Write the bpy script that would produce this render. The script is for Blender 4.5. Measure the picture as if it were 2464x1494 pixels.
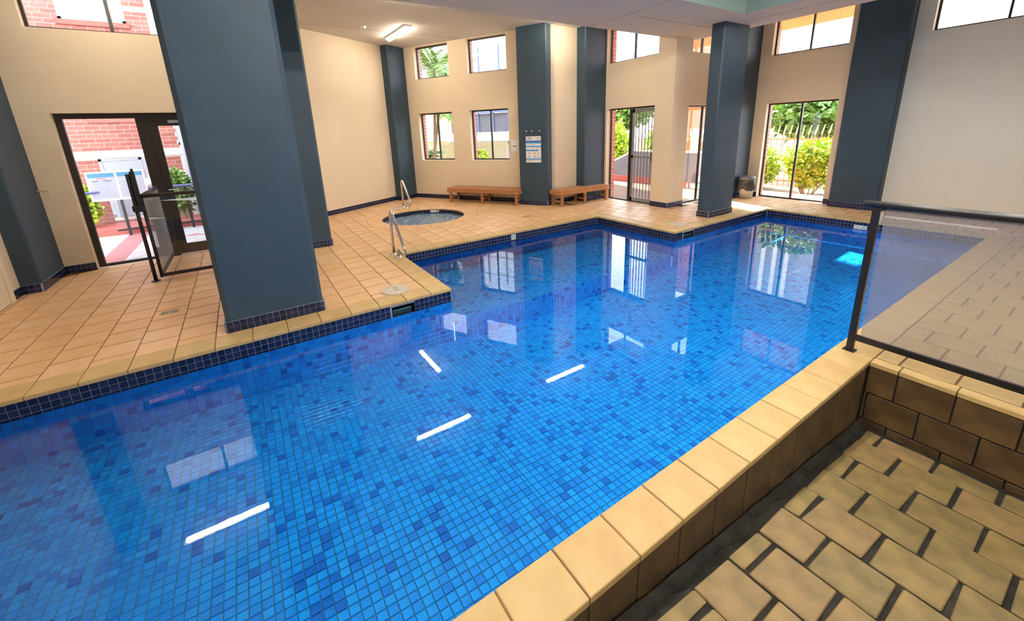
import bpy, bmesh, math, random
from mathutils import Vector, Matrix
from mathutils.geometry import tessellate_polygon
random.seed(7)
for o in list(bpy.data.objects):
    bpy.data.objects.remove(o, do_unlink=True)
scene = bpy.context.scene
C = scene.collection
R = math.radians

# ------------------------------------------------------------------ camera
CAM = Vector((0, 0, 1.7))
F, CX, CY, IW, IH = 986.368, 1232.0, 577.934, 2464, 1494
YAW, PITCH, ROLL = -1.00170686, .261681952, .0374935464
_f = Vector((math.sin(YAW)*math.cos(PITCH), math.cos(YAW)*math.cos(PITCH), -math.sin(PITCH)))
_r = Vector((math.cos(YAW), -math.sin(YAW), 0))
_d = _f.cross(_r)
cR = _r*math.cos(ROLL) + _d*math.sin(ROLL)
cD = -_r*math.sin(ROLL) + _d*math.cos(ROLL)
cF = _f
cam_data = bpy.data.cameras.new('camera')
cam = bpy.data.objects.new('camera', cam_data)
C.objects.link(cam)
cam.matrix_world = Matrix(((cR.x, -cD.x, -cF.x, CAM.x), (cR.y, -cD.y, -cF.y, CAM.y),
                           (cR.z, -cD.z, -cF.z, CAM.z), (0, 0, 0, 1)))
cam_data.sensor_fit = 'HORIZONTAL'
cam_data.sensor_width = 36.0
cam_data.lens = 36.0*F/IW
cam_data.shift_y = (CY-IH/2)/IW
cam_data.clip_start = .03
cam_data.clip_end = 300
scene.camera = cam

# ------------------------------------------------------------------ world, sun, exposure
SKY_STRENGTH = 4.2
SUN_STRENGTH = 18.0
LAMP_STRENGTH = 32.0
FILL_LAMP_STRENGTH = 68.0
world = bpy.data.worlds.new('world')
scene.world = world
world.use_nodes = True
wn, wl = world.node_tree.nodes, world.node_tree.links
wn.clear()
w_out = wn.new('ShaderNodeOutputWorld')
w_bg = wn.new('ShaderNodeBackground')
w_bg.inputs['Strength'].default_value = SKY_STRENGTH
w_tc = wn.new('ShaderNodeTexCoord')
w_sep = wn.new('ShaderNodeSeparateXYZ')
w_ramp = wn.new('ShaderNodeValToRGB')
w_ramp.color_ramp.elements[0].position = 0.0
w_ramp.color_ramp.elements[0].color = (.95, .97, 1, 1)
w_ramp.color_ramp.elements[1].position = .8
w_ramp.color_ramp.elements[1].color = (.36, .62, 1, 1)
w_noise = wn.new('ShaderNodeTexNoise')
w_noise.inputs['Scale'].default_value = 2.6
w_noise.inputs['Detail'].default_value = 6
w_cr = wn.new('ShaderNodeValToRGB')
w_cr.color_ramp.elements[0].position = .42
w_cr.color_ramp.elements[1].position = .6
w_mix = wn.new('ShaderNodeMixRGB')
w_mix.inputs['Color2'].default_value = (1, 1, 1, 1)
wl.new(w_tc.outputs['Generated'], w_sep.inputs[0])
wl.new(w_sep.outputs['Z'], w_ramp.inputs['Fac'])
wl.new(w_tc.outputs['Generated'], w_noise.inputs['Vector'])
wl.new(w_noise.outputs['Fac'], w_cr.inputs['Fac'])
wl.new(w_cr.outputs['Color'], w_mix.inputs['Fac'])
wl.new(w_ramp.outputs['Color'], w_mix.inputs['Color1'])
wl.new(w_mix.outputs['Color'], w_bg.inputs['Color'])
wl.new(w_bg.outputs['Background'], w_out.inputs['Surface'])

SUN_AZ = Vector((.967, -.25))          # horizontal travel of sunlight
SUN_EL = R(50)
sun_data = bpy.data.lights.new('sun', 'SUN')
sun_data.energy = SUN_STRENGTH
sun_data.angle = R(.6)
sun_data.color = (1, .95, .86)
sun = bpy.data.objects.new('sun', sun_data)
C.objects.link(sun)
sd = Vector((SUN_AZ.x*math.cos(SUN_EL), SUN_AZ.y*math.cos(SUN_EL), -math.sin(SUN_EL)))
sun.rotation_euler = sd.to_track_quat('-Z', 'Y').to_euler()
sun.location = (-8, 3, 12)

scene.view_settings.view_transform = 'Standard'
scene.view_settings.look = 'None'
scene.view_settings.gamma = 1.0
scene.view_settings.use_curve_mapping = False
scene.view_settings.exposure = 0.88

# ------------------------------------------------------------------ materials
MATS = {}


def new_mat(name):
    m = bpy.data.materials.new(name)
    m.use_nodes = True
    n, l = m.node_tree.nodes, m.node_tree.links
    MATS[name] = m
    return m, n, l, n['Principled BSDF']


def mat(name, col, rough=.6, metal=0, var=0, vscale=3.0, col2=None, bump=0, bscale=60, spec=.5, coat=0,
        detail=4):
    m, n, l, p = new_mat(name)
    p.inputs['Base Color'].default_value = (*col, 1)
    p.inputs['Roughness'].default_value = rough
    p.inputs['Metallic'].default_value = metal
    p.inputs['Specular IOR Level'].default_value = spec
    p.inputs['Coat Weight'].default_value = coat
    tc = n.new('ShaderNodeTexCoord')
    if var or col2:
        ns = n.new('ShaderNodeTexNoise')
        ns.inputs['Scale'].default_value = vscale
        ns.inputs['Detail'].default_value = detail
        l.new(tc.outputs['Object'], ns.inputs['Vector'])
        rp = n.new('ShaderNodeValToRGB')
        rp.color_ramp.elements[0].position = .35
        rp.color_ramp.elements[1].position = .68
        c2 = col2 if col2 else tuple(c*(1-var) for c in col)
        rp.color_ramp.elements[0].color = (*c2, 1)
        rp.color_ramp.elements[1].color = (*col, 1)
        l.new(ns.outputs['Fac'], rp.inputs['Fac'])
        l.new(rp.outputs['Color'], p.inputs['Base Color'])
    if bump:
        nb = n.new('ShaderNodeTexNoise')
        nb.inputs['Scale'].default_value = bscale
        nb.inputs['Detail'].default_value = 5
        l.new(tc.outputs['Object'], nb.inputs['Vector'])
        b = n.new('ShaderNodeBump')
        b.inputs['Strength'].default_value = bump
        b.inputs['Distance'].default_value = .01
        l.new(nb.outputs['Fac'], b.inputs['Height'])
        l.new(b.outputs['Normal'], p.inputs['Normal'])
    return m


mat('cream', (.80, .655, .47), .75, var=.05, vscale=1.2, bump=.08, bscale=140)
mat('cream_pale', (.84, .82, .74), .75, var=.04, vscale=1.0, bump=.08, bscale=140)
mat('cream_paint', (.80, .70, .50), .4)
mat('slate', (.030, .062, .096), .55, var=.18, vscale=3, bump=.12, bscale=70)
mat('navy', (.010, .014, .055), .12, var=.4, vscale=9)
mat('navy2', (.018, .025, .085), .12, var=.4, vscale=9)
mat('grout_blue', (.30, .36, .50), .7)
mat('grout_pool', (.05, .25, .42), .6)
mat('ceiling', (.66, .62, .56), .85, var=.05, vscale=.8)
mat('fascia', (.16, .22, .21), .8, var=.05, vscale=.8)  # darkened to offset the added lamps nearby; teal imitates bounce off the water
mat('ceiling_soffit', (.66, .63, .58), .85, var=.05, vscale=.8)
for i, (a, b) in enumerate((((.79, .505, .265), (.70, .42, .20)), ((.76, .475, .235), (.67, .40, .19)), ((.80, .53, .30), (.72, .45, .23)))):
    mat('deck_%d' % i, a, .38, col2=b, vscale=4, bump=.10, bscale=55)
for i, (a, b) in enumerate((((.63, .445, .195), (.55, .375, .15)), ((.61, .42, .18), (.53, .345, .135)))):
    mat('coping_%d' % i, a, .5, col2=b, vscale=5, bump=.16, bscale=50)
mat('grout_deck', (.20, .11, .05), .85, var=.3, vscale=6)
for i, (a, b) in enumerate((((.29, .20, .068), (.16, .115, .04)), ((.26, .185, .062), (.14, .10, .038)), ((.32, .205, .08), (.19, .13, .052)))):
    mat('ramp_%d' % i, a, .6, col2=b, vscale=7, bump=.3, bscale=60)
mat('dirt', (.032, .027, .018), .9, col2=(.006, .005, .003), vscale=11, bump=.5, bscale=40)
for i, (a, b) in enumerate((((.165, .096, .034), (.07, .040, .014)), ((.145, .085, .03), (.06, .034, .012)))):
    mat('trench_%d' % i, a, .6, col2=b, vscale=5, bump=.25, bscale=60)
for i, c in enumerate(((.016, .42, .99), (.015, .36, .94), (.014, .28, .84), (.012, .18, .66))):
    mat('pool_%d' % i, c, .14, var=.12, vscale=12)
mat('frame_dark', (.022, .016, .014), .4)
mat('frame_grey', (.30, .31, .33), .4, metal=.4)
mat('black_metal', (.010, .010, .014), .35)
mat('steel', (.72, .71, .70), .18, metal=1)
mat('wood', (.50, .235, .095), .5, col2=(.34, .14, .05), vscale=9, bump=.1, bscale=40)
mat('lid', (.68, .60, .48), .6, var=.15, vscale=12)
mat('lid_dark', (.06, .045, .03), .7)
mat('grate', (.42, .36, .27), .6)
mat('board_white', (.50, .50, .52), .5)
mat('white_plastic', (.85, .84, .80), .4)
mat('paper', (.86, .83, .80), .7)
mat('paper_grey', (.30, .30, .33), .6)
mat('ink', (.05, .05, .07), .7)
mat('ink_grey', (.25, .25, .28), .7)
mat('ink_blue', (.035, .06, .36), .6)
mat('band_blue', (.10, .33, .72), .6)
mat('band_dark', (.03, .12, .50), .6)
mat('band_teal', (.035, .17, .28), .5)
mat('ink_red', (.6, .08, .08), .6)
mat('sign_white', (.80, .82, .74), .35)
mat('bin_body', (.62, .58, .49), .45)
mat('bin_lid', (.16, .15, .17), .4)
mat('bin_bag', (.050, .045, .045), .32, bump=.4, bscale=14)
mat('skimmer', (.05, .15, .16), .35)
mat('skimmer_dark', (.004, .004, .006), .7)
for i, (a, b) in enumerate((((.36, .12, .085), (.29, .09, .065)), ((.32, .10, .075), (.26, .08, .06)), ((.39, .14, .10), (.32, .105, .08)))):
    mat('brick_%d' % i, a, .85, col2=b, vscale=14, bump=.2, bscale=80)
mat('mortar', (.62, .50, .43), .9)
mat('band_white', (.80, .80, .72), .8)
mat('shutter', (.30, .31, .34), .6)
mat('glass_blue', (.22, .30, .50), .1)
mat('terrace', (.46, .43, .42), .7, var=.1, vscale=3)
mat('terrace_pink', (.44, .17, .16), .7, var=.1, vscale=3)
mat('terrace_red', (.50, .12, .09), .75, var=.15, vscale=3)
mat('rail_blue', (.10, .14, .28), .4)
mat('orange_render', (.36, .11, .028), .8, var=.15, vscale=1.5)
mat('eave', (.80, .42, .17), .8, var=.1, vscale=2)
mat('yellow_render', (.80, .66, .34), .8)
mat('pale_facade', (.84, .83, .82), .8, var=.04, vscale=.7)
mat('screen_dark', (.13, .13, .16), .6, var=.3, vscale=2)
mat('garage_orange', (.72, .38, .17), .7)
mat('garden_ground', (.30, .22, .14), .9, var=.3, vscale=3)
mat('leaf_lime', (.50, .66, .035), .5, col2=(.30, .46, .03), vscale=4)
mat('leaf_green', (.20, .36, .06), .5, col2=(.10, .21, .04), vscale=3)
mat('leaf_palm', (.26, .40, .08), .5, col2=(.13, .25, .06), vscale=3)
mat('trunk', (.40, .29, .18), .85, var=.3, vscale=12)
mat('fence_paint', (.85, .78, .62), .5)
mat('fence_tan', (.50, .40, .22), .6)
mat('fence_rust', (.62, .30, .14), .6)
mat('balustrade_grey', (.22, .22, .24), .5, var=.2, vscale=2)


def glass_mat(name, tint=(.97, .98, .98), ior=1.45, rough=0.0):
    m, n, l, p = new_mat(name)
    out = n['Material Output']
    tr = n.new('ShaderNodeBsdfTransparent')
    tr.inputs['Color'].default_value = (*tint, 1)
    gl = n.new('ShaderNodeBsdfGlossy')
    gl.inputs['Roughness'].default_value = rough
    fr = n.new('ShaderNodeFresnel')
    fr.inputs['IOR'].default_value = ior
    mx = n.new('ShaderNodeMixShader')
    l.new(fr.outputs[0], mx.inputs[0])
    l.new(tr.outputs[0], mx.inputs[1])
    l.new(gl.outputs[0], mx.inputs[2])
    l.new(mx.outputs[0], out.inputs['Surface'])
    n.remove(p)
    return m, n, l, mx, fr, gl, tr


glass_mat('glass')
# dusty, streaked glass of the railing
m, n, l, mx, fr, gl, tr = glass_mat('glass_dusty', (.80, .82, .86))
df = n.new('ShaderNodeBsdfDiffuse')
df.inputs['Color'].default_value = (.80, .83, .95, 1)
tl = n.new('ShaderNodeBsdfTranslucent')
tl.inputs['Color'].default_value = (.80, .83, .95, 1)
md = n.new('ShaderNodeMixShader')
md.inputs[0].default_value = .55
l.new(df.outputs[0], md.inputs[1])
l.new(tl.outputs[0], md.inputs[2])
tc = n.new('ShaderNodeTexCoord')
mp = n.new('ShaderNodeMapping')
mp.inputs['Scale'].default_value = (260, 260, 110)
ns = n.new('ShaderNodeTexNoise')
ns.inputs['Scale'].default_value = 1.0
ns.inputs['Detail'].default_value = 4
rp = n.new('ShaderNodeMapRange')
rp.inputs['From Min'].default_value = .3
rp.inputs['From Max'].default_value = .7
rp.inputs['To Min'].default_value = .20
rp.inputs['To Max'].default_value = .25
l.new(tc.outputs['Object'], mp.inputs['Vector'])
l.new(mp.outputs[0], ns.inputs['Vector'])
l.new(ns.outputs['Fac'], rp.inputs['Value'])
m2 = n.new('ShaderNodeMixShader')
l.new(rp.outputs[0], m2.inputs[0])
l.new(mx.outputs[0], m2.inputs[1])
l.new(md.outputs[0], m2.inputs[2])
l.new(m2.outputs[0], n['Material Output'].inputs['Surface'])

m, n, l, mx, fr, gl, tr = glass_mat('insect_screen', (.9, .9, .92))
df = n.new('ShaderNodeBsdfDiffuse')
df.inputs['Color'].default_value = (.42, .43, .46, 1)
m2 = n.new('ShaderNodeMixShader')
m2.inputs[0].default_value = .2
l.new(mx.outputs[0], m2.inputs[1])
l.new(df.outputs[0], m2.inputs[2])
l.new(m2.outputs[0], n['Material Output'].inputs['Surface'])

# pool water: clear, tinted, mirror-like at low angles with faint ripples
m, n, l, mx, fr, gl, tr = glass_mat('water', (.86, .955, 1.0), 1.43)
tc = n.new('ShaderNodeTexCoord')
ns = n.new('ShaderNodeTexNoise')
ns.inputs['Scale'].default_value = 5.0
ns.inputs['Detail'].default_value = 2
bp_ = n.new('ShaderNodeBump')
bp_.inputs['Strength'].default_value = .003
bp_.inputs['Distance'].default_value = .04
l.new(tc.outputs['Object'], ns.inputs['Vector'])
l.new(ns.outputs['Fac'], bp_.inputs['Height'])
l.new(bp_.outputs[0], fr.inputs['Normal'])
l.new(bp_.outputs[0], gl.inputs['Normal'])
# bubbling spa water
m, n, l, p = new_mat('spa_water')
p.inputs['Base Color'].default_value = (.36, .45, .55, 1)
p.inputs['Roughness'].default_value = .12
tc = n.new('ShaderNodeTexCoord')
ns = n.new('ShaderNodeTexNoise')
ns.inputs['Scale'].default_value = 9.0
ns.inputs['Detail'].default_value = 6
rp = n.new('ShaderNodeValToRGB')
rp.color_ramp.elements[0].position = .4
rp.color_ramp.elements[0].color = (.10, .20, .33, 1)
rp.color_ramp.elements[1].position = .66
rp.color_ramp.elements[1].color = (.42, .50, .58, 1)
b = n.new('ShaderNodeBump')
b.inputs['Strength'].default_value = .7
b.inputs['Distance'].default_value = .03
l.new(tc.outputs['Object'], ns.inputs['Vector'])
l.new(ns.outputs['Fac'], rp.inputs['Fac'])
l.new(rp.outputs[0], p.inputs['Base Color'])
l.new(ns.outputs['Fac'], b.inputs['Height'])
l.new(b.outputs[0], p.inputs['Normal'])


def emit_mat(name, col, s):
    m, n, l, p = new_mat(name)
    p.inputs['Base Color'].default_value = (*col, 1)
    p.inputs['Emission Color'].default_value = (*col, 1)
    p.inputs['Emission Strength'].default_value = s


emit_mat('tube_light', (1, .90, .76), LAMP_STRENGTH)
emit_mat('fill_light', (1, .95, .88), FILL_LAMP_STRENGTH)  # glow of the added lamps over the pool


# ------------------------------------------------------------------ mesh helpers
class MB:
    def __init__(s):
        s.v, s.f, s.m = [], [], []

    def face(s, pts, mi=0):
        b = len(s.v)
        s.v += [tuple(p) for p in pts]
        s.f.append(tuple(range(b, b+len(pts))))
        s.m.append(mi)

    def raw(s, vs, fs, mi=0):
        b = len(s.v)
        s.v += [tuple(p) for p in vs]
        for f in fs:
            s.f.append(tuple(i+b for i in f))
            s.m.append(mi)

    def obox(s, c, ax, h, mi=0):
        c = Vector(c)
        vs = []
        for k in range(8):
            p = Vector(c)
            for i in range(3):
                p += Vector(ax[i])*(h[i]*(1 if k >> i & 1 else -1))
            vs.append(p)
        s.raw(vs, [(0, 2, 3, 1), (4, 5, 7, 6), (0, 1, 5, 4), (2, 6, 7, 3), (0, 4, 6, 2), (1, 3, 7, 5)], mi)
        return s

    def box(s, x0, x1, y0, y1, z0, z1, mi=0):
        return s.obox(((x0+x1)/2, (y0+y1)/2, (z0+z1)/2), ((1, 0, 0), (0, 1, 0), (0, 0, 1)),
                      (abs(x1-x0)/2, abs(y1-y0)/2, abs(z1-z0)/2), mi)

    def prism(s, poly, z0, z1, mi=0):
        n = len(poly)
        vs = [(x, y, z0) for x, y in poly]+[(x, y, z1) for x, y in poly]
        fs = [tuple(range(n-1, -1, -1)), tuple(range(n, 2*n))]
        fs += [(i, (i+1) % n, n+(i+1) % n, n+i) for i in range(n)]
        s.raw(vs, fs, mi)
        return s

    def tube(s, pts, r, n=10, mi=0, cap=True):
        pts = [Vector(p) for p in pts]
        rings = []
        prev = None
        for i, p in enumerate(pts):
            a = pts[max(0, i-1)]
            b = pts[min(len(pts)-1, i+1)]
            t = (b-a).normalized()
            if prev is None:
                u = t.orthogonal().normalized()
            else:
                u = (prev-t*prev.dot(t)).normalized()
            prev = u
            w = t.cross(u)
            rr = r[i] if isinstance(r, (list, tuple)) else r
            rings.append([p+(u*math.cos(2*math.pi*k/n)+w*math.sin(2*math.pi*k/n))*rr for k in range(n)])
        vs = [q for rg in rings for q in rg]
        fs = []
        for i in range(len(rings)-1):
            for k in range(n):
                fs.append((i*n+k, i*n+(k+1) % n, (i+1)*n+(k+1) % n, (i+1)*n+k))
        if cap:
            fs.append(tuple(range(n-1, -1, -1)))
            fs.append(tuple((len(rings)-1)*n+k for k in range(n)))
        s.raw(vs, fs, mi)
        return s

    def lathe(s, prof, c=(0, 0, 0), n=32, mi=0, caps=(False, False)):
        vs, fs = [], []
        for r, z in prof:
            for k in range(n):
                a = 2*math.pi*k/n
                vs.append((c[0]+r*math.cos(a), c[1]+r*math.sin(a), c[2]+z))
        for i in range(len(prof)-1):
            for k in range(n):
                fs.append((i*n+k, i*n+(k+1) % n, (i+1)*n+(k+1) % n, (i+1)*n+k))
        if caps[0]:
            fs.append(tuple(range(n-1, -1, -1)))
        if caps[1]:
            fs.append(tuple((len(prof)-1)*n+k for k in range(n)))
        s.raw(vs, fs, mi)
        return s

    def mesh(s, name, mats, smooth=False):
        me = bpy.data.meshes.new(name)
        me.from_pydata(s.v, [], s.f)
        if isinstance(mats, str):
            mats = [mats]
        for k in mats:
            me.materials.append(MATS[k])
        if len(mats) > 1:
            me.polygons.foreach_set('material_index', s.m)
        if smooth:
            me.polygons.foreach_set('use_smooth', [True]*len(me.polygons))
        me.update()
        return me


def tag(o, label=None, cat=None, group=None, kind=None):
    if label:
        o['label'] = label
    if cat:
        o['category'] = cat
    if group:
        o['group'] = group
    if kind:
        o['kind'] = kind
    return o


def link(name, data, parent=None):
    o = bpy.data.objects.new(name, data)
    C.objects.link(o)
    if parent is not None:
        o.parent = parent
    return o


def build(name, mb, mats, parent=None, smooth=False, bevel=0, segs=2):
    """one mesh object; geometry is given in world space and stored around its base"""
    v = mb.v
    cx = (min(p[0] for p in v)+max(p[0] for p in v))/2
    cy = (min(p[1] for p in v)+max(p[1] for p in v))/2
    cz = min(p[2] for p in v)
    o_ = Vector((cx, cy, cz))
    mb.v = [(p[0]-cx, p[1]-cy, p[2]-cz) for p in v]
    me = mb.mesh(name, mats, smooth)
    if bevel:
        bm = bmesh.new()
        bm.from_mesh(me)
        bmesh.ops.remove_doubles(bm, verts=bm.verts, dist=1e-5)
        bmesh.ops.bevel(bm, geom=[e for e in bm.edges if e.is_manifold and e.calc_face_angle(0) > .5], offset=bevel, segments=segs,
                        affect='EDGES', clamp_overlap=True)
        bm.to_mesh(me)
        bm.free()
    o = link(name, me, parent)
    o.location = o_ - (world_loc(parent) if parent is not None else Vector((0, 0, 0)))
    return o


def world_loc(o):
    p = Vector(o.location)
    while o.parent:
        o = o.parent
        p += Vector(o.location)
    return p


def thing(name, loc, label=None, cat=None, group=None, kind=None):
    o = link(name, None)
    o.empty_display_size = .1
    o.location = loc
    return tag(o, label, cat, group, kind)


def structure(name, mb, mats, label=None, parent=None):
    o = build(name, mb, mats, parent)
    if parent is None:
        tag(o, label=label, kind='structure')
    return o


def proj(w):
    d = Vector(w)-CAM
    z = d.dot(cF)
    if z < .02:
        return None
    return CX+F*d.dot(cR)/z, CY+F*d.dot(cD)/z, z


def prominence(w, area, nrm=None):
    q = proj(w)
    if q is None:
        return -1
    inside = -40 < q[0] < IW+40 and -40 < q[1] < IH+40
    d = (CAM-Vector(w))
    c = abs(d.normalized().dot(nrm)) if nrm is not None else 1
    return (area*c/d.length_squared) * (1 if inside else 1e-4)


def clip(poly, p, n):
    """keep the side of the line through p where (q-p).n <= 0"""
    out = []
    k = len(poly)
    for i in range(k):
        a, b = poly[i], poly[(i+1) % k]
        da = (a[0]-p[0])*n[0]+(a[1]-p[1])*n[1]
        db = (b[0]-p[0])*n[0]+(b[1]-p[1])*n[1]
        if da <= 0:
            out.append(a)
        if (da < 0 < db) or (db < 0 < da):
            t = da/(da-db)
            out.append((a[0]+(b[0]-a[0])*t, a[1]+(b[1]-a[1])*t))
    return out


def area2(poly):
    return abs(sum(poly[i][0]*poly[(i+1) % len(poly)][1]-poly[(i+1) % len(poly)][0]*poly[i][1]
                   for i in range(len(poly))))/2


def centroid(poly):
    return (sum(p[0] for p in poly)/len(poly), sum(p[1] for p in poly)/len(poly))


def slab(poly, thick, ch):
    n = len(poly)
    c = centroid(poly)
    top = []
    for p in poly:
        d = Vector((c[0]-p[0], c[1]-p[1]))
        ln = max(d.length, 1e-6)
        top.append((p[0]+d.x/ln*ch*1.4, p[1]+d.y/ln*ch*1.4, 0))
    vs = [(p[0], p[1], -thick) for p in poly]+[(p[0], p[1], -ch) for p in poly]+top
    fs = [tuple(range(2*n, 3*n))]
    for r in range(2):
        fs += [(r*n+i, r*n+(i+1) % n, (r+1)*n+(i+1) % n, (r+1)*n+i) for i in range(n)]
    return vs, fs


_cache = {}


def lay(parent, name, frame, items, thick, ch, mats, limit=300, tilt=0.0, rest=None, lift=0.0):
    """pieces laid on a plane. frame = (origin, u, v, n). items = [(poly, tone)].
    the `limit` most prominent are objects of their own, the others one joined part"""
    o, u, v, nn = [Vector(q) for q in frame]
    lst = []
    for poly, tone in items:
        if len(poly) < 3:
            continue
        a = area2(poly)
        if a < 2e-4:
            continue
        c = centroid(poly)
        w = o+u*c[0]+v*c[1]
        lst.append((prominence(w, a, nn), poly, tone, c, w))
    lst.sort(key=lambda t: -t[0])
    restmb = MB()
    pw = world_loc(parent)
    for i, (pm, poly, tone, c, w) in enumerate(lst):
        loc = [(round(p[0]-c[0], 4), round(p[1]-c[1], 4)) for p in poly]
        tu = Vector(u)
        tv = Vector(v)
        tn = Vector(nn)
        if tilt:
            q = Matrix.Rotation(random.gauss(0, tilt), 3, u) @ Matrix.Rotation(random.gauss(0, tilt), 3, v)
            tu, tv, tn = q @ u, q @ v, q @ nn
        dz = nn*random.uniform(-lift, lift) if lift else Vector((0, 0, 0))
        if i < limit and pm > 0:
            key = (name, tuple(loc), thick, ch, tone)
            me = _cache.get(key)
            if me is None:
                mb = MB()
                mb.raw(*slab(loc, thick, ch))
                me = mb.mesh(name, mats[tone])
                _cache[key] = me
            ob = link(name, me, parent)
            M = Matrix.Identity(4)
            for r in range(3):
                M[r][0], M[r][1], M[r][2] = tu[r], tv[r], tn[r]
                M[r][3] = (w+dz-pw)[r]
            ob.matrix_local = M
        else:
            vs, fs = slab(loc, thick, ch)
            restmb.raw([w+dz+tu*a+tv*b+tn*c_ for a, b, c_ in vs], fs, tone)
    if restmb.v:
        ob = build(rest or (name+'s'), restmb, mats, parent)
        ob['kind'] = 'stuff'
        return ob


def rect(x0, x1, y0, y1, g=0.0, gu=None):
    h = g if gu is None else gu
    return [(x0+h, y0+g), (x1-h, y0+g), (x1-h, y1-g), (x0+h, y1-g)]


def grid_items(u0, u1, v0, v1, pu, pv, gap, tones, off=None, uo=0, vo=0, weights=None, cut=None, gapu=None):
    """rectangular pieces over [u0,u1]x[v0,v1]; rows along u shifted by off(row)"""
    out = []
    j0 = math.floor((v0-vo)/pv)-1
    j1 = math.ceil((v1-vo)/pv)+1
    for j in range(j0, j1):
        b0, b1 = max(v0, vo+j*pv), min(v1, vo+(j+1)*pv)
        if b1-b0 < .012:
            continue
        s = uo+(off(j) if off else 0)
        i0 = math.floor((u0-s)/pu)-1
        i1 = math.ceil((u1-s)/pu)+1
        for i in range(i0, i1):
            a0, a1 = max(u0, s+i*pu), min(u1, s+(i+1)*pu)
            if a1-a0 < .012:
                continue
            if cut and cut((a0+a1)/2, (b0+b1)/2):
                continue
            t = random.choices(range(tones), weights)[0] if weights else random.randrange(tones)
            out.append((rect(a0, a1, b0, b1, gap/2, (gapu or gap)/2), t))
    return out


def text_mesh(txt, size, name):
    cu = bpy.data.curves.new(name, 'FONT')
    cu.body = txt
    cu.size = size
    cu.align_x = 'CENTER'
    cu.align_y = 'CENTER'
    cu.extrude = .0006
    o = bpy.data.objects.new('tmp_text', cu)
    C.objects.link(o)
    bpy.context.view_layer.update()
    dg = bpy.context.evaluated_depsgraph_get()
    me = bpy.data.meshes.new_from_object(o.evaluated_get(dg))
    bpy.data.objects.remove(o, do_unlink=True)
    return me


def text_on(name, txt, size, matname, parent, pos, u, n):
    """lettering on a plane: u reading direction, n facing"""
    me = text_mesh(txt, size, name)
    me.materials.clear()
    me.materials.append(MATS[matname])
    o = link(name, me, parent)
    u = Vector(u).normalized()
    n = Vector(n).normalized()
    v = n.cross(u)
    M = Matrix.Identity(4)
    p = Vector(pos)-world_loc(parent)
    for r in range(3):
        M[r][0], M[r][1], M[r][2], M[r][3] = u[r], v[r], n[r], p[r]
    o.matrix_local = M
    return o


# ------------------------------------------------------------------ measurements (metres)
T = .2805                                    # paving module
MO = .0534                                   # mosaic module
XC, XC2 = -4.04, -4.01                       # pool edge, left side near / far
XA = -5.79                                   # alcove edge
YA0, YA1 = 1.746, 5.73
YB = 8.68
YN = -2.16
XR, XRO = -1.056, -.819                      # right coping inner / outer edge
CW = .237
WZ = -.15                                    # water level
ZC, ZS = 3.82, 3.31                          # ceiling, dropped beam
ANG = R(29.5)
BU = Vector((math.cos(ANG), math.sin(ANG), 0))
BN = Vector((-math.sin(ANG), math.cos(ANG), 0))
B0 = Vector((-11.18, 3.842, 0))
LN = -BU                                     # outward normal of the left wall
SPA = (-8.26, 3.07)
SPR, SPO = .87, 1.15
YS = 7.34                                    # sliding door wall
YG = 9.93                                    # glazed wall at the back
XW2 = -7.48
XO = -5.38
XE = -7.92
YL = -2.47
UP = (0, 0, 1)
ZV = Vector((0, 0, 1))

# ------------------------------------------------------------------ floors
floor_mb = MB()
GZ = -.0045


def flat(mb, outer, holes, z, mi=0):
    loops = [[Vector((x, y, 0)) for x, y in outer]]+[[Vector((x, y, 0)) for x, y in h] for h in holes]
    pts = [p for lp in loops for p in lp]
    for t in tessellate_polygon(loops):
        q = [pts[i] for i in t]
        if (q[1]-q[0]).cross(q[2]-q[0]).z < 0:
            q.reverse()
        mb.face([(p.x, p.y, z) for p in q], mi)


circ = [(SPA[0]+(SPR+.02)*math.cos(2*math.pi*k/48), SPA[1]+(SPR+.02)*math.sin(2*math.pi*k/48)) for k in range(48)]
flat(floor_mb, [(-11.5, YL-.1), (XA-.02, YL-.1), (XA-.02, 10.05), (-11.5, 10.05)], [circ], GZ)
flat(floor_mb, rect(XA-.02, XC-.02, YL-.1, YA0-.02), [], GZ)
flat(floor_mb, rect(XA-.02, XC2-.02, YA1+.02, 10.05), [], GZ)
flat(floor_mb, rect(XC2-.02, 3.2, YB+.02, 10.05), [], GZ)
flat(floor_mb, rect(XR+.02, 3.2, 3.56, YB+.02), [], GZ)
flat(floor_mb, rect(XR+.02, XRO-.01, YL-.1, 3.56), [], GZ)
flat(floor_mb, rect(XC-.02, XR+.02, YL-.1, YN-.02), [], GZ)
floor = structure('floor', floor_mb, 'grout_deck', 'tan tiled pool deck floor')


def deck_clip(poly):
    c = centroid(poly)
    poly = clip(poly, (B0.x, B0.y), (BN.x, BN.y)) if c[1] < 6.3 else poly
    if len(poly) > 2:
        poly = clip(poly, (B0.x, B0.y), (LN.x, LN.y))
    if len(poly) > 2 and c[1] > 5.7:
        poly = clip(poly, (XW2, 0), (-1, 0))
    if len(poly) > 2 and c[1] < .4:
        poly = clip(poly, (XE, 0), (-1, 0))
    if len(poly) > 2 and c[0] < XO:
        poly = clip(poly, (0, YS), (0, 1))
    if len(poly) > 2:
        d = Vector((centroid(poly)[0]-SPA[0], centroid(poly)[1]-SPA[1]))
        if d.length < SPO+.3:
            if d.length < SPR-.1:
                return []
            n = d.normalized()
            p = (SPA[0]+n.x*(SPO+.004), SPA[1]+n.y*(SPO+.004))
            poly = clip(poly, p, (-n.x, -n.y))
    return poly


def half(j):
    return 0 if j % 2 else T/2


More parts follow.
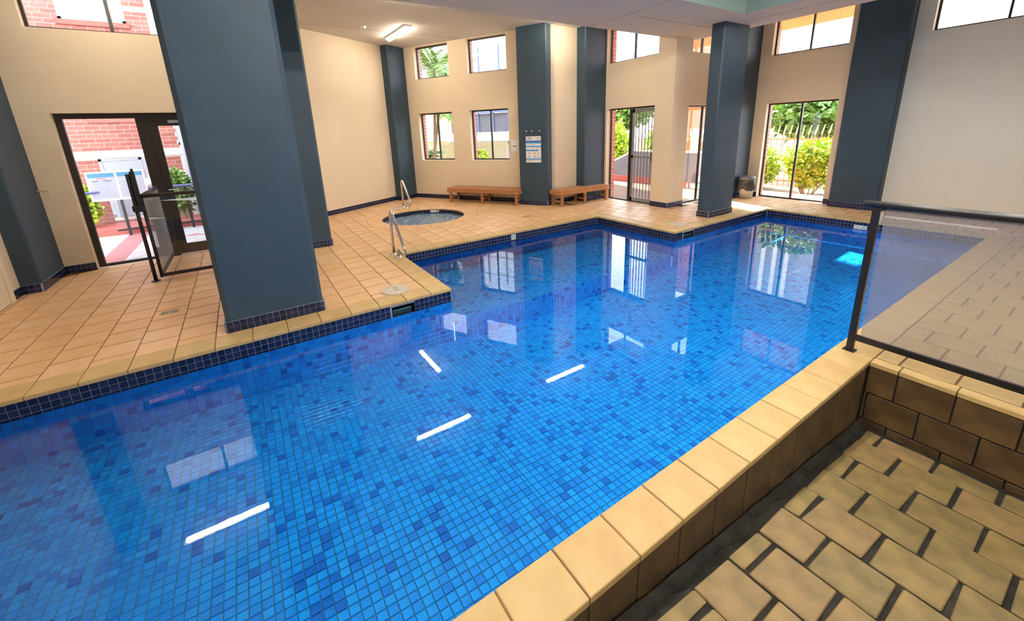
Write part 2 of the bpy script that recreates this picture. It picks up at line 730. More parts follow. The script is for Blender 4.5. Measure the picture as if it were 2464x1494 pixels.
deck_items = []
for (x0, x1, y0, y1) in ((-11.3, XA-CW, YL, YG), (XA-CW, XC-CW, YL, YA0-CW), (XA-CW, XC2-CW, YA1+CW, YG),
                         (XC2-CW, 3.0, YB+CW, YG)):
    deck_items += grid_items(x0, x1, y0, y1, T, T, .009, 3, half, uo=XC-CW-.13, vo=-1.02, gapu=.015)
deck_items = [(deck_clip(p), t) for p, t in deck_items]
lay(floor, 'floor_tile', ((0, 0, 0), (1, 0, 0), (0, 1, 0), UP), deck_items, .012, .002,
    ['deck_0', 'deck_1', 'deck_2'], 300, tilt=.0016, rest='floor_tile_remainder')
# right deck: pavers and the narrow edging strip on top of the ramp wall
right_floor = structure('floor_right', MB().box(XRO, 3.2, 3.56, 3.57, -.05, GZ-.001), 'grout_deck', 'tan paved deck beyond the glass railing')
ri = grid_items(XRO, 2.4, 3.635, YB+CW, T, T, .012, 2, half, uo=-.547, vo=3.635)
lay(right_floor, 'paver', ((0, 0, 0), (1, 0, 0), (0, 1, 0), UP), ri, .012, .002, ['coping_0', 'coping_1'], 300, tilt=.0016)
ri = grid_items(XRO, 2.4, 3.538, 3.635, T, .1, .007, 2, uo=-.661, vo=3.538)
lay(right_floor, 'edging_tile', ((0, 0, 0), (1, 0, 0), (0, 1, 0), UP), ri, .03, .003, ['coping_0', 'coping_1'], 300)

# ------------------------------------------------------------------ swimming pool
pool = thing('swimming_pool', (-2.5, 3, -.7), 'blue mosaic tiled swimming pool with tan coping', 'pool')
ZF = [(YN, -.50), (-.2, -.547), (1.27, -.614), (2.7, -.72), (4.1, -.67), (YB, -.48)]


def zf(y):
    for (a, za), (b, zb) in zip(ZF, ZF[1:]):
        if y <= b:
            return za+(zb-za)*(y-a)/(b-a)
    return ZF[-1][1]


ZSH = -.41
OV = .012
shell = MB()
for (a, za), (b, zb) in zip(ZF, ZF[1:]):
    shell.face([(XC-OV, a, za-.008), (XR+OV, a, za-.008), (XR+OV, b, zb-.008), (XC-OV, b, zb-.008)])
shell.face([(XA-OV, YA0-OV, ZSH-.008), (XC, YA0-OV, ZSH-.008), (XC, YA1+OV, ZSH-.008), (XA-OV, YA1+OV, ZSH-.008)])
lip = -.03
SKH = ((-.162, -.052, 1.06, 1.312), (-.162, -.052, 5.966, 6.255))


def holed(mb, x, y0, y1, z0, z1, hole):
    h0, h1, a, b = hole
    for ya, yb, za, zb in ((y0, a, z0, z1), (b, y1, z0, z1), (a, b, z0, max(z0, h0)), (a, b, h1, z1)):
        if yb > ya and zb > za:
            mb.face([(x, ya, za), (x, yb, za), (x, yb, zb), (x, ya, zb)])


holed(shell, XC-OV, YN, YA0, -.9, lip, SKH[0])
shell.face([(XC-OV, YA0-OV, lip), (XC-OV, YA0-OV, -.9), (XA-OV, YA0-OV, -.9), (XA-OV, YA0-OV, lip)])
shell.face([(XA-OV, YA0-OV, lip), (XA-OV, YA0-OV, -.9), (XA-OV, YA1+OV, -.9), (XA-OV, YA1+OV, lip)])
shell.face([(XA-OV, YA1+OV, lip), (XA-OV, YA1+OV, -.9), (XC2-OV, YA1+OV, -.9), (XC2-OV, YA1+OV, lip)])
holed(shell, XC2-OV, YA1+OV, YB+OV, -.9, lip, SKH[1])
shell.face([(XC2-OV, YB+OV, lip), (XC2-OV, YB+OV, -.9), (XR+OV, YB+OV, -.9), (XR+OV, YB+OV, lip)])
shell.face([(XR+OV, YB+OV, lip), (XR+OV, YB+OV, -.9), (XR+OV, YN, -.9), (XR+OV, YN, lip)])
shell.face([(XR+OV, YN, lip), (XR+OV, YN, -.9), (XC-OV, YN, -.9), (XC-OV, YN, lip)])
shell.face([(XC-.005, YA0, ZSH-.008), (XC-.005, YA0, -.9), (XC-.005, YA1, -.9), (XC-.005, YA1, ZSH-.008)])
build('shell', shell, 'grout_pool', pool)
PM = ['pool_0', 'pool_1', 'pool_2', 'pool_3']
PWT = (12, 9, 2.6, 1.6)
fl = []
for k, ((a, za), (b, zb)) in enumerate(zip(ZF, ZF[1:])):
    vv = Vector((0, b-a, zb-za))
    L = vv.length
    vv.normalize()
    nn = Vector((1, 0, 0)).cross(vv)
    its = grid_items(XC, XR, 0, L, MO, MO, .005, 4, uo=XC, weights=PWT)
    its = [([(p[0], p[1]) for p in q], t) for q, t in its]
    lim = 300 if k == 1 else 0
    lay(pool, 'floor_mosaic_tile', ((0, a, za), (1, 0, 0), vv, nn), its, .006, .0012, PM, lim, tilt=.012,
        rest='floor_mosaic')
its = grid_items(XA, XC, YA0, YA1, MO, MO, .005, 4, uo=XA, vo=YA0, weights=PWT)
lay(pool, 'shelf_mosaic_tile', ((0, 0, ZSH), (1, 0, 0), (0, 1, 0), UP), its, .006, .0012, PM, 0, tilt=.012, rest='shelf_mosaic')


def wall_mosaic(o, u, n, L, z0, z1, mats, weights, name, lim=0, tilt=.008, vo=None, skip=None):
    its = grid_items(0, L, z0, z1, MO, MO, .004, len(mats), vo=z1 if vo is None else vo, weights=weights, cut=skip)
    lay(pool, name, (o, u, UP, n), its, .005, .0010, mats, lim, tilt=tilt, rest=name.replace('_tile', ''))


X1, Y1 = Vector((1, 0, 0)), Vector((0, 1, 0))
BT, BB = -.034, -.165                         # navy band
# (origin, along, facing, length, pieces in the navy band, bottom)
runs = [((XC-OV+.004, YN, 0), Y1, X1, YA0-YN, 190, lambda y: -.75, (YN+0, 1.055, 1.315)),
        ((XA-OV+.004, YA0, 0), Y1, X1, YA1-YA0, 90, lambda y: ZSH, None),
        ((XA, YA1+OV-.004, 0), X1, -Y1, XC2-XA, 10, lambda y: -.75, None),
        ((XC2-OV+.004, YA1, 0), Y1, X1, YB-YA1, 10, lambda y: -.75, (YA1, 5.965, 6.255)),
        ((XC2, YB+OV-.004, 0), X1, -Y1, XR-XC2, 0, lambda y: -.56, None)]
for o_, u_, n_, L, lim, zb, hole in runs:
    if hole:
        h0, h1 = hole[1]-hole[0], hole[2]-hole[0]
        skip = lambda a, b, h0=h0, h1=h1: h0 < a < h1 and -.165 < b < -.052
    else:
        skip = None
    uu = u_ if n_.cross(u_).z < 0 else u_
    # keep a right-handed frame: u x v = n
    if Vector(u_).cross(ZV).dot(n_) < 0:
        oo, uu = Vector(o_)+Vector(u_)*L, -Vector(u_)
        if hole:
            skip = lambda a, b, h0=h0, h1=h1, L=L: h0 < L-a < h1 and -.165 < b < -.052
    else:
        oo = Vector(o_)
    wall_mosaic(oo, uu, n_, L, BB, BT, ['navy', 'navy2'], None, 'waterline_tile', lim, skip=skip)
    wall_mosaic(oo, uu, n_, L, zb(0), BB, PM, PWT, 'wall_mosaic_tile', 0)
wall_mosaic(Vector((XC, YA0, 0)), Y1, X1, YA1-YA0, -.75, ZSH, PM, PWT, 'riser_mosaic_tile', 0)
# lighter grout lines of the navy band sit on a strip just behind the tiles
gs = MB()
for o_, u_, n_, L, lim, zb, hole in runs:
    a = Vector(o_)-Vector(n_)*.003
    b = a+Vector(u_)*L
    if hole:
        holed(gs, a.x, a.y, b.y, BB, BT+.002, SKH[0] if hole[1] < 3 else SKH[1])
        continue
    gs.face([(a.x, a.y, BB), (b.x, b.y, BB), (b.x, b.y, BT+.002), (a.x, a.y, BT+.002)])
build('waterline_grout', gs, 'grout_blue', pool)

bed = MB()
for o_, u_, n_, L, lim, zb, hole in runs:
    a = Vector(o_)+Vector(n_)*.004
    b = a+Vector(u_)*L
    bed.face([(a.x, a.y, -.032), (b.x, b.y, -.032), (b.x, b.y, -.003), (a.x, a.y, -.003)])
    c_, d_ = a-Vector(n_)*.05, b-Vector(n_)*.05
    bed.face([(a.x, a.y, -.0045), (b.x, b.y, -.0045), (d_.x, d_.y, -.0045), (c_.x, c_.y, -.0045)])
build('coping_bed', bed, 'grout_deck', pool)

# coping
CM = ['coping_0', 'coping_1']


def coping(x0, x1, y0, y1, along, origin):
    if along == 'y':
        its = grid_items(x0, x1, y0, y1, x1-x0, T, .006, 2, uo=x0, vo=origin)
    else:
        its = grid_items(x0, x1, y0, y1, T, y1-y0, .006, 2, uo=origin, vo=y0)
    return its


cop = coping(XC-CW, XC, YN-CW, YA0, 'y', -1.02)
cop += coping(XA, XC-CW, YA0-CW, YA0, 'x', XC-CW)
cop += coping(XA-CW, XA, YA0-CW, YA1+CW, 'y', YA0)
cop += coping(XA, XC2, YA1, YA1+CW, 'x', XA+.14)
cop += coping(XC2-CW, XC2, YA1+CW, YB+CW, 'y', YA1)
cop += coping(XC2, XRO, YB, YB+CW, 'x', XC2)
cop += coping(XR, XRO, YN-CW, YB, 'y', .813)
lay(pool, 'coping_tile', ((0, 0, .001), (1, 0, 0), (0, 1, 0), UP), cop, .033, .004, CM, 300, tilt=.001, lift=.0008)

# water
wm = MB()
flat(wm, [(XC-OV, YN), (XR+OV, YN), (XR+OV, YB+OV), (XC2-OV, YB+OV), (XC2-OV, YA1+OV), (XA-OV, YA1+OV),
          (XA-OV, YA0-OV), (XC-OV, YA0-OV)], [], WZ)
water = build('pool_water', wm, 'water')
tag(water, 'clear still blue water filling the swimming pool', 'water', kind='stuff')


# skimmer mouths, depth markers
def skimmer(y0, y1, x, label):
    t = thing('skimmer_box', (x, (y0+y1)/2, -.16), label, 'skimmer', 'pool skimmers')
    mb = MB()
    z0, z1 = -.162, -.052
    mb.box(x-.16, x-.15, y0, y1, z0, z1)
    mb.box(x-.15, x+.001, y0, y1, z0, z0+.006)
    mb.box(x-.15, x+.003, y0, y0+.012, z0, z1)
    mb.box(x-.15, x+.003, y1-.012, y1, z0, z1)
    mb.box(x-.15, x+.003, y0, y1, z1-.008, z1)
    build('throat', mb, 'skimmer_dark', t)
    build('weir_flap', MB().obox((x-.025, (y0+y1)/2-.01, -.128), ((0, 1, 0), (.5, 0, .866), (.866, 0, -.5)), ((y1-y0)/2-.025, .045, .006)),
          'skimmer', t, bevel=.004)


skimmer(1.06, 1.312, XC-OV, 'dark skimmer mouth with teal flap below the near deck corner')
skimmer(5.966, 6.255, XC2-OV, 'teal flapped skimmer mouth beneath the slim free-standing column')


def ring_mesh(mb, c, u, v, r, w, n=20):
    for k in range(n):
        a, b = 2*math.pi*k/n, 2*math.pi*(k+1)/n
        P = lambda t, q: Vector(c)+(Vector(u)*math.cos(t)+Vector(v)*math.sin(t))*q
        mb.face([P(a, r-w), P(b, r-w), P(b, r), P(a, r)])


def nodive(parent, c, u, n, r):
    mb = MB()
    v = Vector(n).cross(Vector(u))
    ring_mesh(mb, c, u, v, r, r*.16)
    d1 = (Vector(u)-v).normalized()
    mb.obox(Vector(c), (d1, Vector(n).cross(d1), n), (r*.9, r*.07, .0004))
    d2 = (Vector(u)*.9+v*.4).normalized()
    mb.obox(Vector(c)+v*r*.1, (d2, Vector(n).cross(d2), n), (r*.5, r*.1, .0004))
    return build('no_diving_symbol', mb, 'band_teal', parent)


t = thing('depth_marker', (-2.495, YB+.004, -.12), 'white pool wall sign reading 1.2m with no diving symbol', 'sign', 'pool wall signs')
build('plate', MB().box(-2.586, -2.404, YB-.004, YB+.004, -.150, -.086), 'sign_white', t, bevel=.0015)
text_on('lettering', '1.2m', .040, 'band_teal', t, (-2.537, YB-.0046, -.118), (1, 0, 0), (0, -1, 0))
nodive(t, (-2.445, YB-.005, -.118), (1, 0, 0), (0, -1, 0), .028)
t = thing('no_diving_tile', (XA, 3.74, -.14), 'small square white no diving tile on the alcove waterline', 'sign', 'pool wall signs')
build('plate', MB().box(XA-.012, XA-.003, 3.695, 3.787, -.138, -.045), 'sign_white', t, bevel=.0015)
nodive(t, (XA-.0024, 3.741, -.091), (0, 1, 0), (1, 0, 0), .036)

# ------------------------------------------------------------------ spa
spa = thing('spa_pool', (SPA[0], SPA[1], -.4), 'round spa pool with navy mosaic rim set in the deck', 'spa')
mb = MB()
mb.lathe([(SPR+.012, -.5), (SPR+.012, -.02)], (SPA[0], SPA[1], 0), 64)
build('basin', mb, 'grout_blue', spa, smooth=True)
nt = 104
mb = MB()
for r_ in range(2):
    for k in range(nt):
        a = 2*math.pi*(k+.5)/nt
        n_ = Vector((-math.cos(a), -math.sin(a), 0))
        u_ = Vector((math.sin(a), -math.cos(a), 0))
        c = Vector((SPA[0], SPA[1], -.058-r_*.0534))-n_*(SPR+.008)
        mb.obox(c, (u_, ZV, n_), (.0245, .0247, .004), random.randrange(2))
ob = build('rim_mosaic', mb, ['navy', 'navy2'], spa)
ob['kind'] = 'stuff'
nr = 26
ritems = []
for k in range(nr):
    a0, a1 = 2*math.pi*k/nr, 2*math.pi*(k+1)/nr
    poly = []
    g = .004
    for q in range(4):
        a = a0+(a1-a0)*q/3
        a = min(max(a, a0+g/SPR), a1-g/SPR)
        poly.append((SPA[0]+(SPR-.012)*math.cos(a), SPA[1]+(SPR-.012)*math.sin(a)))
    outer = []
    for q in range(4):
        a = a0+(a1-a0)*q/3
        a = min(max(a, a0+g/SPO), a1-g/SPO)
        outer.append((SPA[0]+SPO*math.cos(a), SPA[1]+SPO*math.sin(a)))
    poly = outer+poly[::-1]
    ritems.append((poly, k % 3))
lay(spa, 'ring_tile', ((0, 0, .001), (1, 0, 0), (0, 1, 0), UP), ritems, .028, .004, ['deck_0', 'deck_1', 'deck_2'], 300)
mb = MB()
mb.lathe([(SPR+.012, -.115)], (SPA[0], SPA[1], 0), 64, caps=(True, False))
mb.f = [tuple(reversed(f)) for f in mb.f]
sw = build('spa_water', mb, 'spa_water')
tag(sw, 'churned milky blue water in the round spa', 'water', kind='stuff')
a = math.atan2(.5, -.86)
t = thing('spa_sign', (SPA[0]-.70, SPA[1]+.48, -.1), 'narrow white label plate on the spa rim', 'sign', 'pool wall signs')
ca = math.radians(142)
c = Vector((SPA[0]+(SPR-.004)*math.cos(ca), SPA[1]+(SPR-.004)*math.sin(ca), -.062))
u_ = Vector((-math.sin(ca), math.cos(ca), 0))
build('plate', MB().obox(c, (u_, ZV, Vector((math.cos(ca), math.sin(ca), 0))), (.10, .026, .004)), 'sign_white', t)
for q in (-.07, -.045):
    build('symbol', MB().obox(c+u_*q-Vector((math.cos(ca), math.sin(ca), 0))*.0045, (u_, ZV, Vector((math.cos(ca), math.sin(ca), 0))), (.008, .012, .0004)), 'ink', t)
ca = math.radians(168)
c = Vector((SPA[0]+(SPR-.002)*math.cos(ca), SPA[1]+(SPR-.002)*math.sin(ca), -.075))
u_ = Vector((-math.sin(ca), math.cos(ca), 0))
nv = Vector((math.cos(ca), math.sin(ca), 0))
t = thing('spa_skimmer', c, 'dark skimmer slot with pale flap in the spa rim', 'skimmer', 'pool skimmers')
build('throat', MB().obox(c, (u_, ZV, nv), (.12, .035, .004)), 'skimmer_dark', t)
build('weir_flap', MB().obox(c-nv*.005+Vector((0, 0, -.026)), (u_, ZV, nv), (.115, .008, .004)), 'skimmer', t)

# ------------------------------------------------------------------ ramp beside the pool


def zr(y):
    return -.51+.1*(3.54-y)


RV = Vector((0, 1, -.1)).normalized()
RN = Vector((1, 0, 0)).cross(RV)
RL = Vector((0, 1, -.1)).length
ramp = structure('floor_ramp', MB().prism([(XRO-.01, -2.6), (2.6, -2.6), (2.6, 3.56), (XRO-.01, 3.56)], -.9, -.8), 'dirt', 'sunken tan paved ramp with dirty joints')
mb = MB()
mb.face([(XRO, -2.6, zr(-2.6)-.012), (2.6, -2.6, zr(-2.6)-.012), (2.6, 3.56, zr(3.56)-.012), (XRO, 3.56, zr(3.56)-.012)])
build('joint_fill', mb, 'dirt', ramp)
its = []
PV = .279
for j in range(-16, 8):
    y0, y1 = 1.64+j*PV, 1.64+(j+1)*PV
    if y0 > 3.45:
        continue
    y1 = min(y1, 3.50)
    if y1-y0 < .05:
        continue
    off = -.655 if j % 2 == 0 else -.52
    for i in range(-2, 11):
        x0, x1 = max(-.748, off+i*T), off+(i+1)*T
        if x1-x0 < .05 or x0 > 2.2:
            continue
        g = .010
        jit = lambda: random.uniform(-.006, .006)
        p = [(x0+g+jit(), y0*RL+g*.6+jit()), (x1-g+jit(), y0*RL+g*.6+jit()), (x1-g+jit(), y1*RL-g*.6+jit()), (x0+g+jit(), y1*RL-g*.6+jit())]
        # rounded corners
        q = []
        for k in range(4):
            a_, b_, c_ = Vector(p[k-1]), Vector(p[k]), Vector(p[(k+1) % 4])
            q.append(tuple(b_+(a_-b_).normalized()*.007))
            q.append(tuple(b_+(c_-b_).normalized()*.007))
        its.append((q, random.randrange(3)))
lay(ramp, 'ramp_paver', ((0, 0, zr(0)), (1, 0, 0), RV, RN), its, .016, .005, ['ramp_0', 'ramp_1', 'ramp_2'], 300, tilt=.008, lift=.002)
# uneven dirt and mortar line in the gutter along the pool wall
gm = MB()
prev = None
for k in range(60):
    y = -1.5+k*.086
    w = .048+random.uniform(-.02, .02)
    h = .004+random.uniform(0, .018)
    cur = [(XRO, y, zr(y)+h), (XRO+w*.5, y, zr(y)+h*.6), (XRO+w, y, zr(y)-.010)]
    if prev:
        for q in range(2):
            gm.face([prev[q], prev[q+1], cur[q+1], cur[q]])
    prev = cur
gd = build('gutter_dirt', gm, 'dirt', ramp)
gd['kind'] = 'stuff'
# facing of the two trench walls
TM = ['trench_0', 'trench_1']
w1 = structure('wall_ramp_pool', MB().box(XRO-.03, XRO-.012, YN-CW, 3.56, -.9, -.033), 'dirt', 'low brown tiled wall between ramp and pool')
its = grid_items(YN, 3.54, -.62, -.034, T, .60, .007, 2, uo=.813, vo=-.634)
lay(w1, 'facing_tile', ((XRO-.010, 0, 0), (0, 1, 0), UP, (1, 0, 0)), its, .008, .003, TM, 300, tilt=.003)
w2 = structure('wall_ramp_end', MB().box(XRO-.02, 3.2, 3.555, 3.58, -.9, -.02), 'dirt', 'brown tiled wall closing the ramp under the railing')
its = grid_items(XRO, 2.6, -.62, -.031, T, .215, .009, 2, lambda j: 0 if j % 2 else T/2, uo=-.66, vo=-.031)
lay(w2, 'facing_tile', ((0, 3.545, 0), (1, 0, 0), UP, (0, -1, 0)), its, .008, .003, TM, 300, tilt=.003)

# ------------------------------------------------------------------ walls
TI, TO = .11, .13                              # plaster leaf, brick leaf


def leaf(P0, u, n, L, z0, z1, ops, d0, d1):
    """wall leaf with openings between depths d0 and d1 behind the inner face"""
    P0, u, n = Vector((P0[0], P0[1], 0)), Vector((u[0], u[1], 0)), Vector((n[0], n[1], 0))
    mb = MB()
    S = sorted({0, L, *[q for o in ops for q in (o[0], o[1])]})
    Zs = sorted({z0, z1, *[q for o in ops for q in (o[2], o[3])]})
    Zs = [z for z in Zs if z0 <= z <= z1]
    P = lambda s, z, d: P0+u*s+n*d+Vector((0, 0, z))
    for a, b in zip(S, S[1:]):
        for c, d in zip(Zs, Zs[1:]):
            ms, mz = (a+b)/2, (c+d)/2
            if any(o[0] < ms < o[1] and o[2] < mz < o[3] for o in ops):
                continue
            mb.face([P(a, c, d0), P(b, c, d0), P(b, d, d0), P(a, d, d0)])
            mb.face([P(a, c, d1), P(b, c, d1), P(b, d, d1), P(a, d, d1)])
    for s0, s1, a, b in ops:
        mb.face([P(s0, a, d0), P(s0, a, d1), P(s0, b, d1), P(s0, b, d0)])
        mb.face([P(s1, a, d0), P(s1, a, d1), P(s1, b, d1), P(s1, b, d0)])
        mb.face([P(s0, a, d0), P(s1, a, d0), P(s1, a, d1), P(s0, a, d1)])
        mb.face([P(s0, b, d0), P(s1, b, d0), P(s1, b, d1), P(s0, b, d1)])
    for s in (0, L):
        mb.face([P(s, z0, d0), P(s, z0, d1), P(s, z1, d1), P(s, z1, d0)])
    mb.face([P(0, z1, d0), P(L, z1, d0), P(L, z1, d1), P(0, z1, d1)])
    return mb


# plain procedural brick for the outside leaf (only seen edge-on in the reveals)
m, n, l, p = new_mat('brick_wall')
p.inputs['Roughness'].default_value = .85
tc = n.new('ShaderNodeTexCoord')
bt = n.new('ShaderNodeTexBrick')
bt.inputs['Color1'].default_value = (.55, .19, .14, 1)
bt.inputs['Color2'].default_value = (.47, .15, .11, 1)
bt.inputs['Mortar'].default_value = (.66, .48, .40, 1)
bt.inputs['Scale'].default_value = 1.0
bt.inputs['Brick Width'].default_value = .24
bt.inputs['Row Height'].default_value = .086
bt.inputs['Mortar Size'].default_value = .007
mp = n.new('ShaderNodeMapping')
mp.inputs['Rotation'].default_value = (R(90), 0, 0)
cb = n.new('ShaderNodeCombineXYZ')
sp = n.new('ShaderNodeSeparateXYZ')
ad = n.new('ShaderNodeMath')
l.new(tc.outputs['Object'], sp.inputs[0])
l.new(sp.outputs['X'], ad.inputs[0])
l.new(sp.outputs['Y'], ad.inputs[1])
l.new(ad.outputs[0], cb.inputs['X'])
l.new(sp.outputs['Z'], cb.inputs['Y'])
l.new(cb.outputs[0], bt.inputs['Vector'])
l.new(bt.outputs['Color'], p.inputs['Base Color'])


def wall(side, P0, u, n, L, ops, m_in='cream', outer=True, label=None, z1=ZC+.05, trim=0):
    o = structure('wall_'+side, leaf(P0, u, n, L, 0, z1, ops, 0, TI), m_in, label)
    if outer:
        Q = (P0[0]+u[0]*trim, P0[1]+u[1]*trim)
        build('outer_leaf', leaf(Q, u, n, L-trim, -.2, z1, [(a-trim, b-trim, c, d) for a, b, c, d in ops], TI+.04, TI+.04+TO), 'brick_wall', o)
    return o


wi = [0]


def window(P0, u, n, op, label, mull=(.5,), bar=.032, mb_w=.03, framemat='frame_dark', transom=(), name='window', glass='glass', top=None):
    wi[0] += 1
    s0, s1, z0, z1 = op
    P0, u, n = Vector((P0[0], P0[1], 0)), Vector((u[0], u[1], 0)), Vector((n[0], n[1], 0))
    t = thing('%s_%d' % (name, wi[0]), P0+u*(s0+s1)/2+n*(TI+.02)+Vector((0, 0, z0)), label, kind='structure')
    d = TI+.02

    def barm(sa, sb, za, zb, nm, mt=framemat, dd=.02, parent=t):
        return build(nm, MB().obox(P0+u*(sa+sb)/2+n*d+Vector((0, 0, (za+zb)/2)), (u, n, ZV), ((sb-sa)/2, dd, (zb-za)/2)), mt, parent)
    fr = MB()
    for sa, sb, za, zb in ((s0, s0+bar, z0, z1), (s1-bar, s1, z0, z1), (s0+bar, s1-bar, z0, z0+bar), (s0+bar, s1-bar, z1-(top or bar), z1)):
        fr.obox(P0+u*(sa+sb)/2+n*d+Vector((0, 0, (za+zb)/2)), (u, n, ZV), ((sb-sa)/2, .02, (zb-za)/2))
    build('frame', fr, framemat, t)
    xs = [s0+bar]
    for q in mull:
        c = s0+(s1-s0)*q
        barm(c-mb_w/2, c+mb_w/2, z0+bar, z1-bar, 'mullion', dd=.022)
        xs += [c-mb_w/2, c+mb_w/2]
    xs.append(s1-bar)
    if glass:
        for a, b in zip(xs[::2], xs[1::2]):
            pb = MB()
            pb.face([P0+u*a+n*d+Vector((0, 0, z0+bar)), P0+u*b+n*d+Vector((0, 0, z0+bar)), P0+u*b+n*d+Vector((0, 0, z1-bar)), P0+u*a+n*d+Vector((0, 0, z1-bar))])
            build('pane', pb, glass, t)
    return t, P0, u, n, d


ZU = 3.80
# back wall with four windows (turned 29.5 degrees)
o_ = .221
ops = [(.315+o_, 1.363+o_, 3.04, ZU), (1.9+o_, 2.957+o_, 3.04, ZU), (.30+o_, 1.363+o_, 1.015, 2.205), (1.89+o_, 2.957+o_, 1.015, 2.205)]
wb = wall('back', (B0.x, B0.y), BU, BN, 4.32, ops, label='cream rear wall with four small windows above the bench')
window(B0, BU, BN, ops[0], 'upper window nearest the spa corner showing palm fronds', mull=())
window(B0, BU, BN, ops[1], 'upper window beside the poster column showing a white facade', mull=())
window(B0, BU, BN, ops[2], 'lower window nearest the spa corner showing palm trunks')
window(B0, BU, BN, ops[3], 'lower window left of the paper notice showing a pale fence')
# left wall of the spa corner
wall('left', (B0.x, B0.y), -BN, LN, 4.25, [], label='plain cream wall left of the spa')
# short wall behind the second bench
wall('bench', (XW2, 5.90), (0, 1), (-1, 0), YS-5.90, [], label='narrow cream wall behind the second bench')
# sliding door wall
slo = [(-7.15-XW2, -5.82-XW2, 0, 2.095), (-7.18-XW2, -5.79-XW2, 3.07, ZU)]
wall('door', (XW2, YS), (1, 0), (0, 1), XO-XW2-.001, slo, label='cream wall with sliding door and high window')
window((XW2, YS), (1, 0), (0, 1), slo[1], 'high window above the barred sliding door')
# side return with the door to the terrace
oro = [(7.85-YS, 9.2-YS, 0, 2.07), (7.85-YS, 9.2-YS, 3.07, ZU)]
wall('return', (XO, YS+.001), (0, 1), (-1, 0), YG-YS, oro, label='cream return wall behind the slim column', trim=.28)
window((XO, YS), (0, 1), (-1, 0), oro[1], 'high window over the sunlit side door', mull=(.36,))
window((XO, YS), (0, 1), (-1, 0), oro[0], 'sunlit side door glazing behind the slim column', mull=(.5,), name='door')
# glazed rear wall
XG0 = XO
glo = [(-4.88-XG0, -3.55-XG0, 0, 2.065), (-4.90-XG0, -3.53-XG0, 3.037, ZU), (-2.40-XG0, -.78-XG0, 3.037, ZU)]
wall('rear', (XO, YG), (1, 0), (0, 1), -2.90-XO, [glo[0], glo[1]], label='cream wall with garden door beside the bin')
window((XO, YG), (1, 0), (0, 1), glo[0], 'two-pane garden door looking onto a lime bush', mull=(.5,), mb_w=.035, name='door')
window((XO, YG), (1, 0), (0, 1), glo[1], 'high two-pane window above the garden door')
wall('right', (-2.90, YG), (1, 0), (0, 1), 6.2, [(-2.40+2.90, -.78+2.90, 3.037, ZU)], 'cream_pale', label='pale wall behind the glass railing')
window((-2.90, YG), (1, 0), (0, 1), (-2.40+2.90, -.78+2.90, 3.037, ZU), 'bright high window at the top right of the pale wall')
# entry wall
eno = [(-1.97+2.5, .15+2.5, 0, 2.13), (-1.97+2.5, .15+2.5, 3.155, ZU)]
wall('entry', (XE, -2.5), (0, 1), (-1, 0), 2.95, eno, label='cream wall around the dark framed entry doors')
window((XE, -2.5), (0, 1), (-1, 0), eno[1], 'high window over the entry doors facing brickwork', mull=(.385,), mb_w=.035, bar=.03)
structure('wall_link', leaf((XE, .42), (-1, 0), (0, 1), 1.6, 0, ZC+.05, [], 0, .1), 'cream', 'cream wall linking entry and spa corner')
# near left wall with its door trim
wall('near', (-8.1, YL), (1, 0), (0, -1), 11.3, [], outer=False, label='cream wall at the far left edge')
tm = MB()
tm.box(-6.86, -6.77, YL-.01, YL+.025, 0, 2.1).box(-6.0, -5.91, YL-.01, YL+.025, 0, 2.1).box(-6.86, -5.91, YL-.01, YL+.025, 2.1, 2.2)
tag(build('trim_1', tm, 'cream_paint'), 'cream painted door trim at the left edge', kind='structure')
tag(build('door_20', MB().box(-6.77, -6.0, YL-.005, YL+.012, .01, 2.1), 'cream_paint', bevel=.003), 'cream painted door at the left edge', kind='structure')

wall('side', (3.2, YL), (0, 1), (1, 0), YG-YL, [], 'slate', outer=False, label='unseen wall right of the ramp, made slate dark to cut bounce light')  # unseen closing wall, given a dark colour to reduce bounced light

# security screen + glazing of the sliding door
t, P0, u, n_, d = window((XW2, YS), (1, 0), (0, 1), slo[0], 'dark framed sliding door with grey barred screen leaf', mull=(), bar=.03, name='door', glass=None)
s0, s1 = slo[0][0], slo[0][1]
sm = (s0+s1)/2
pt = lambda s, z, k=0: P0+u*s+n_*(d+k)+Vector((0, 0, z))
build('centre_post', MB().obox(pt(sm-.03, 1.04), (u, n_, ZV), (.045, .03, 1.02)), 'frame_dark', t)
pb = MB()
pb.face([pt(s0+.03, .03), pt(sm-.075, .03), pt(sm-.075, 2.06), pt(s0+.03, 2.06)])
build('pane', pb, 'glass', t)
fr = MB()
L0, L1 = sm+.02, s1-.03
for a, b, c, e in ((L0, L0+.055, .03, 2.06), (L1-.05, L1, .03, 2.06), (L0, L1, .03, .11), (L0, L1, 1.98, 2.06), (L0, L1, 1.0, 1.06)):
    fr.obox(pt((a+b)/2, (c+e)/2, -.03), (u, n_, ZV), ((b-a)/2, .014, (e-c)/2))
scr = build('screen_leaf', fr, 'frame_grey', t)
for k in range(6):
    s = L0+.055+(L1-L0-.105)*(k+.5)/6
    for c, e in ((.11, 1.0), (1.06, 1.98)):
        build('bar', MB().obox(pt(s, (c+e)/2, -.03), (u, n_, ZV), (.008, .006, (e-c)/2)), 'balustrade_grey', scr)
for c, e in ((.11, 1.0), (1.06, 1.98)):
    pb = MB()
    pb.face([pt(L0+.05, c, -.022), pt(L1-.05, c, -.022), pt(L1-.05, e, -.022), pt(L0+.05, e, -.022)])
    build('mesh_panel', pb, 'insect_screen', scr)
hm = MB()
hm.tube([pt(L1-.035, .93, -.05), pt(L1-.035, .93, -.085), pt(L1-.035, 1.12, -.085), pt(L1-.035, 1.12, -.05)], .008, 8)
build('handle', hm, 'black_metal', scr)

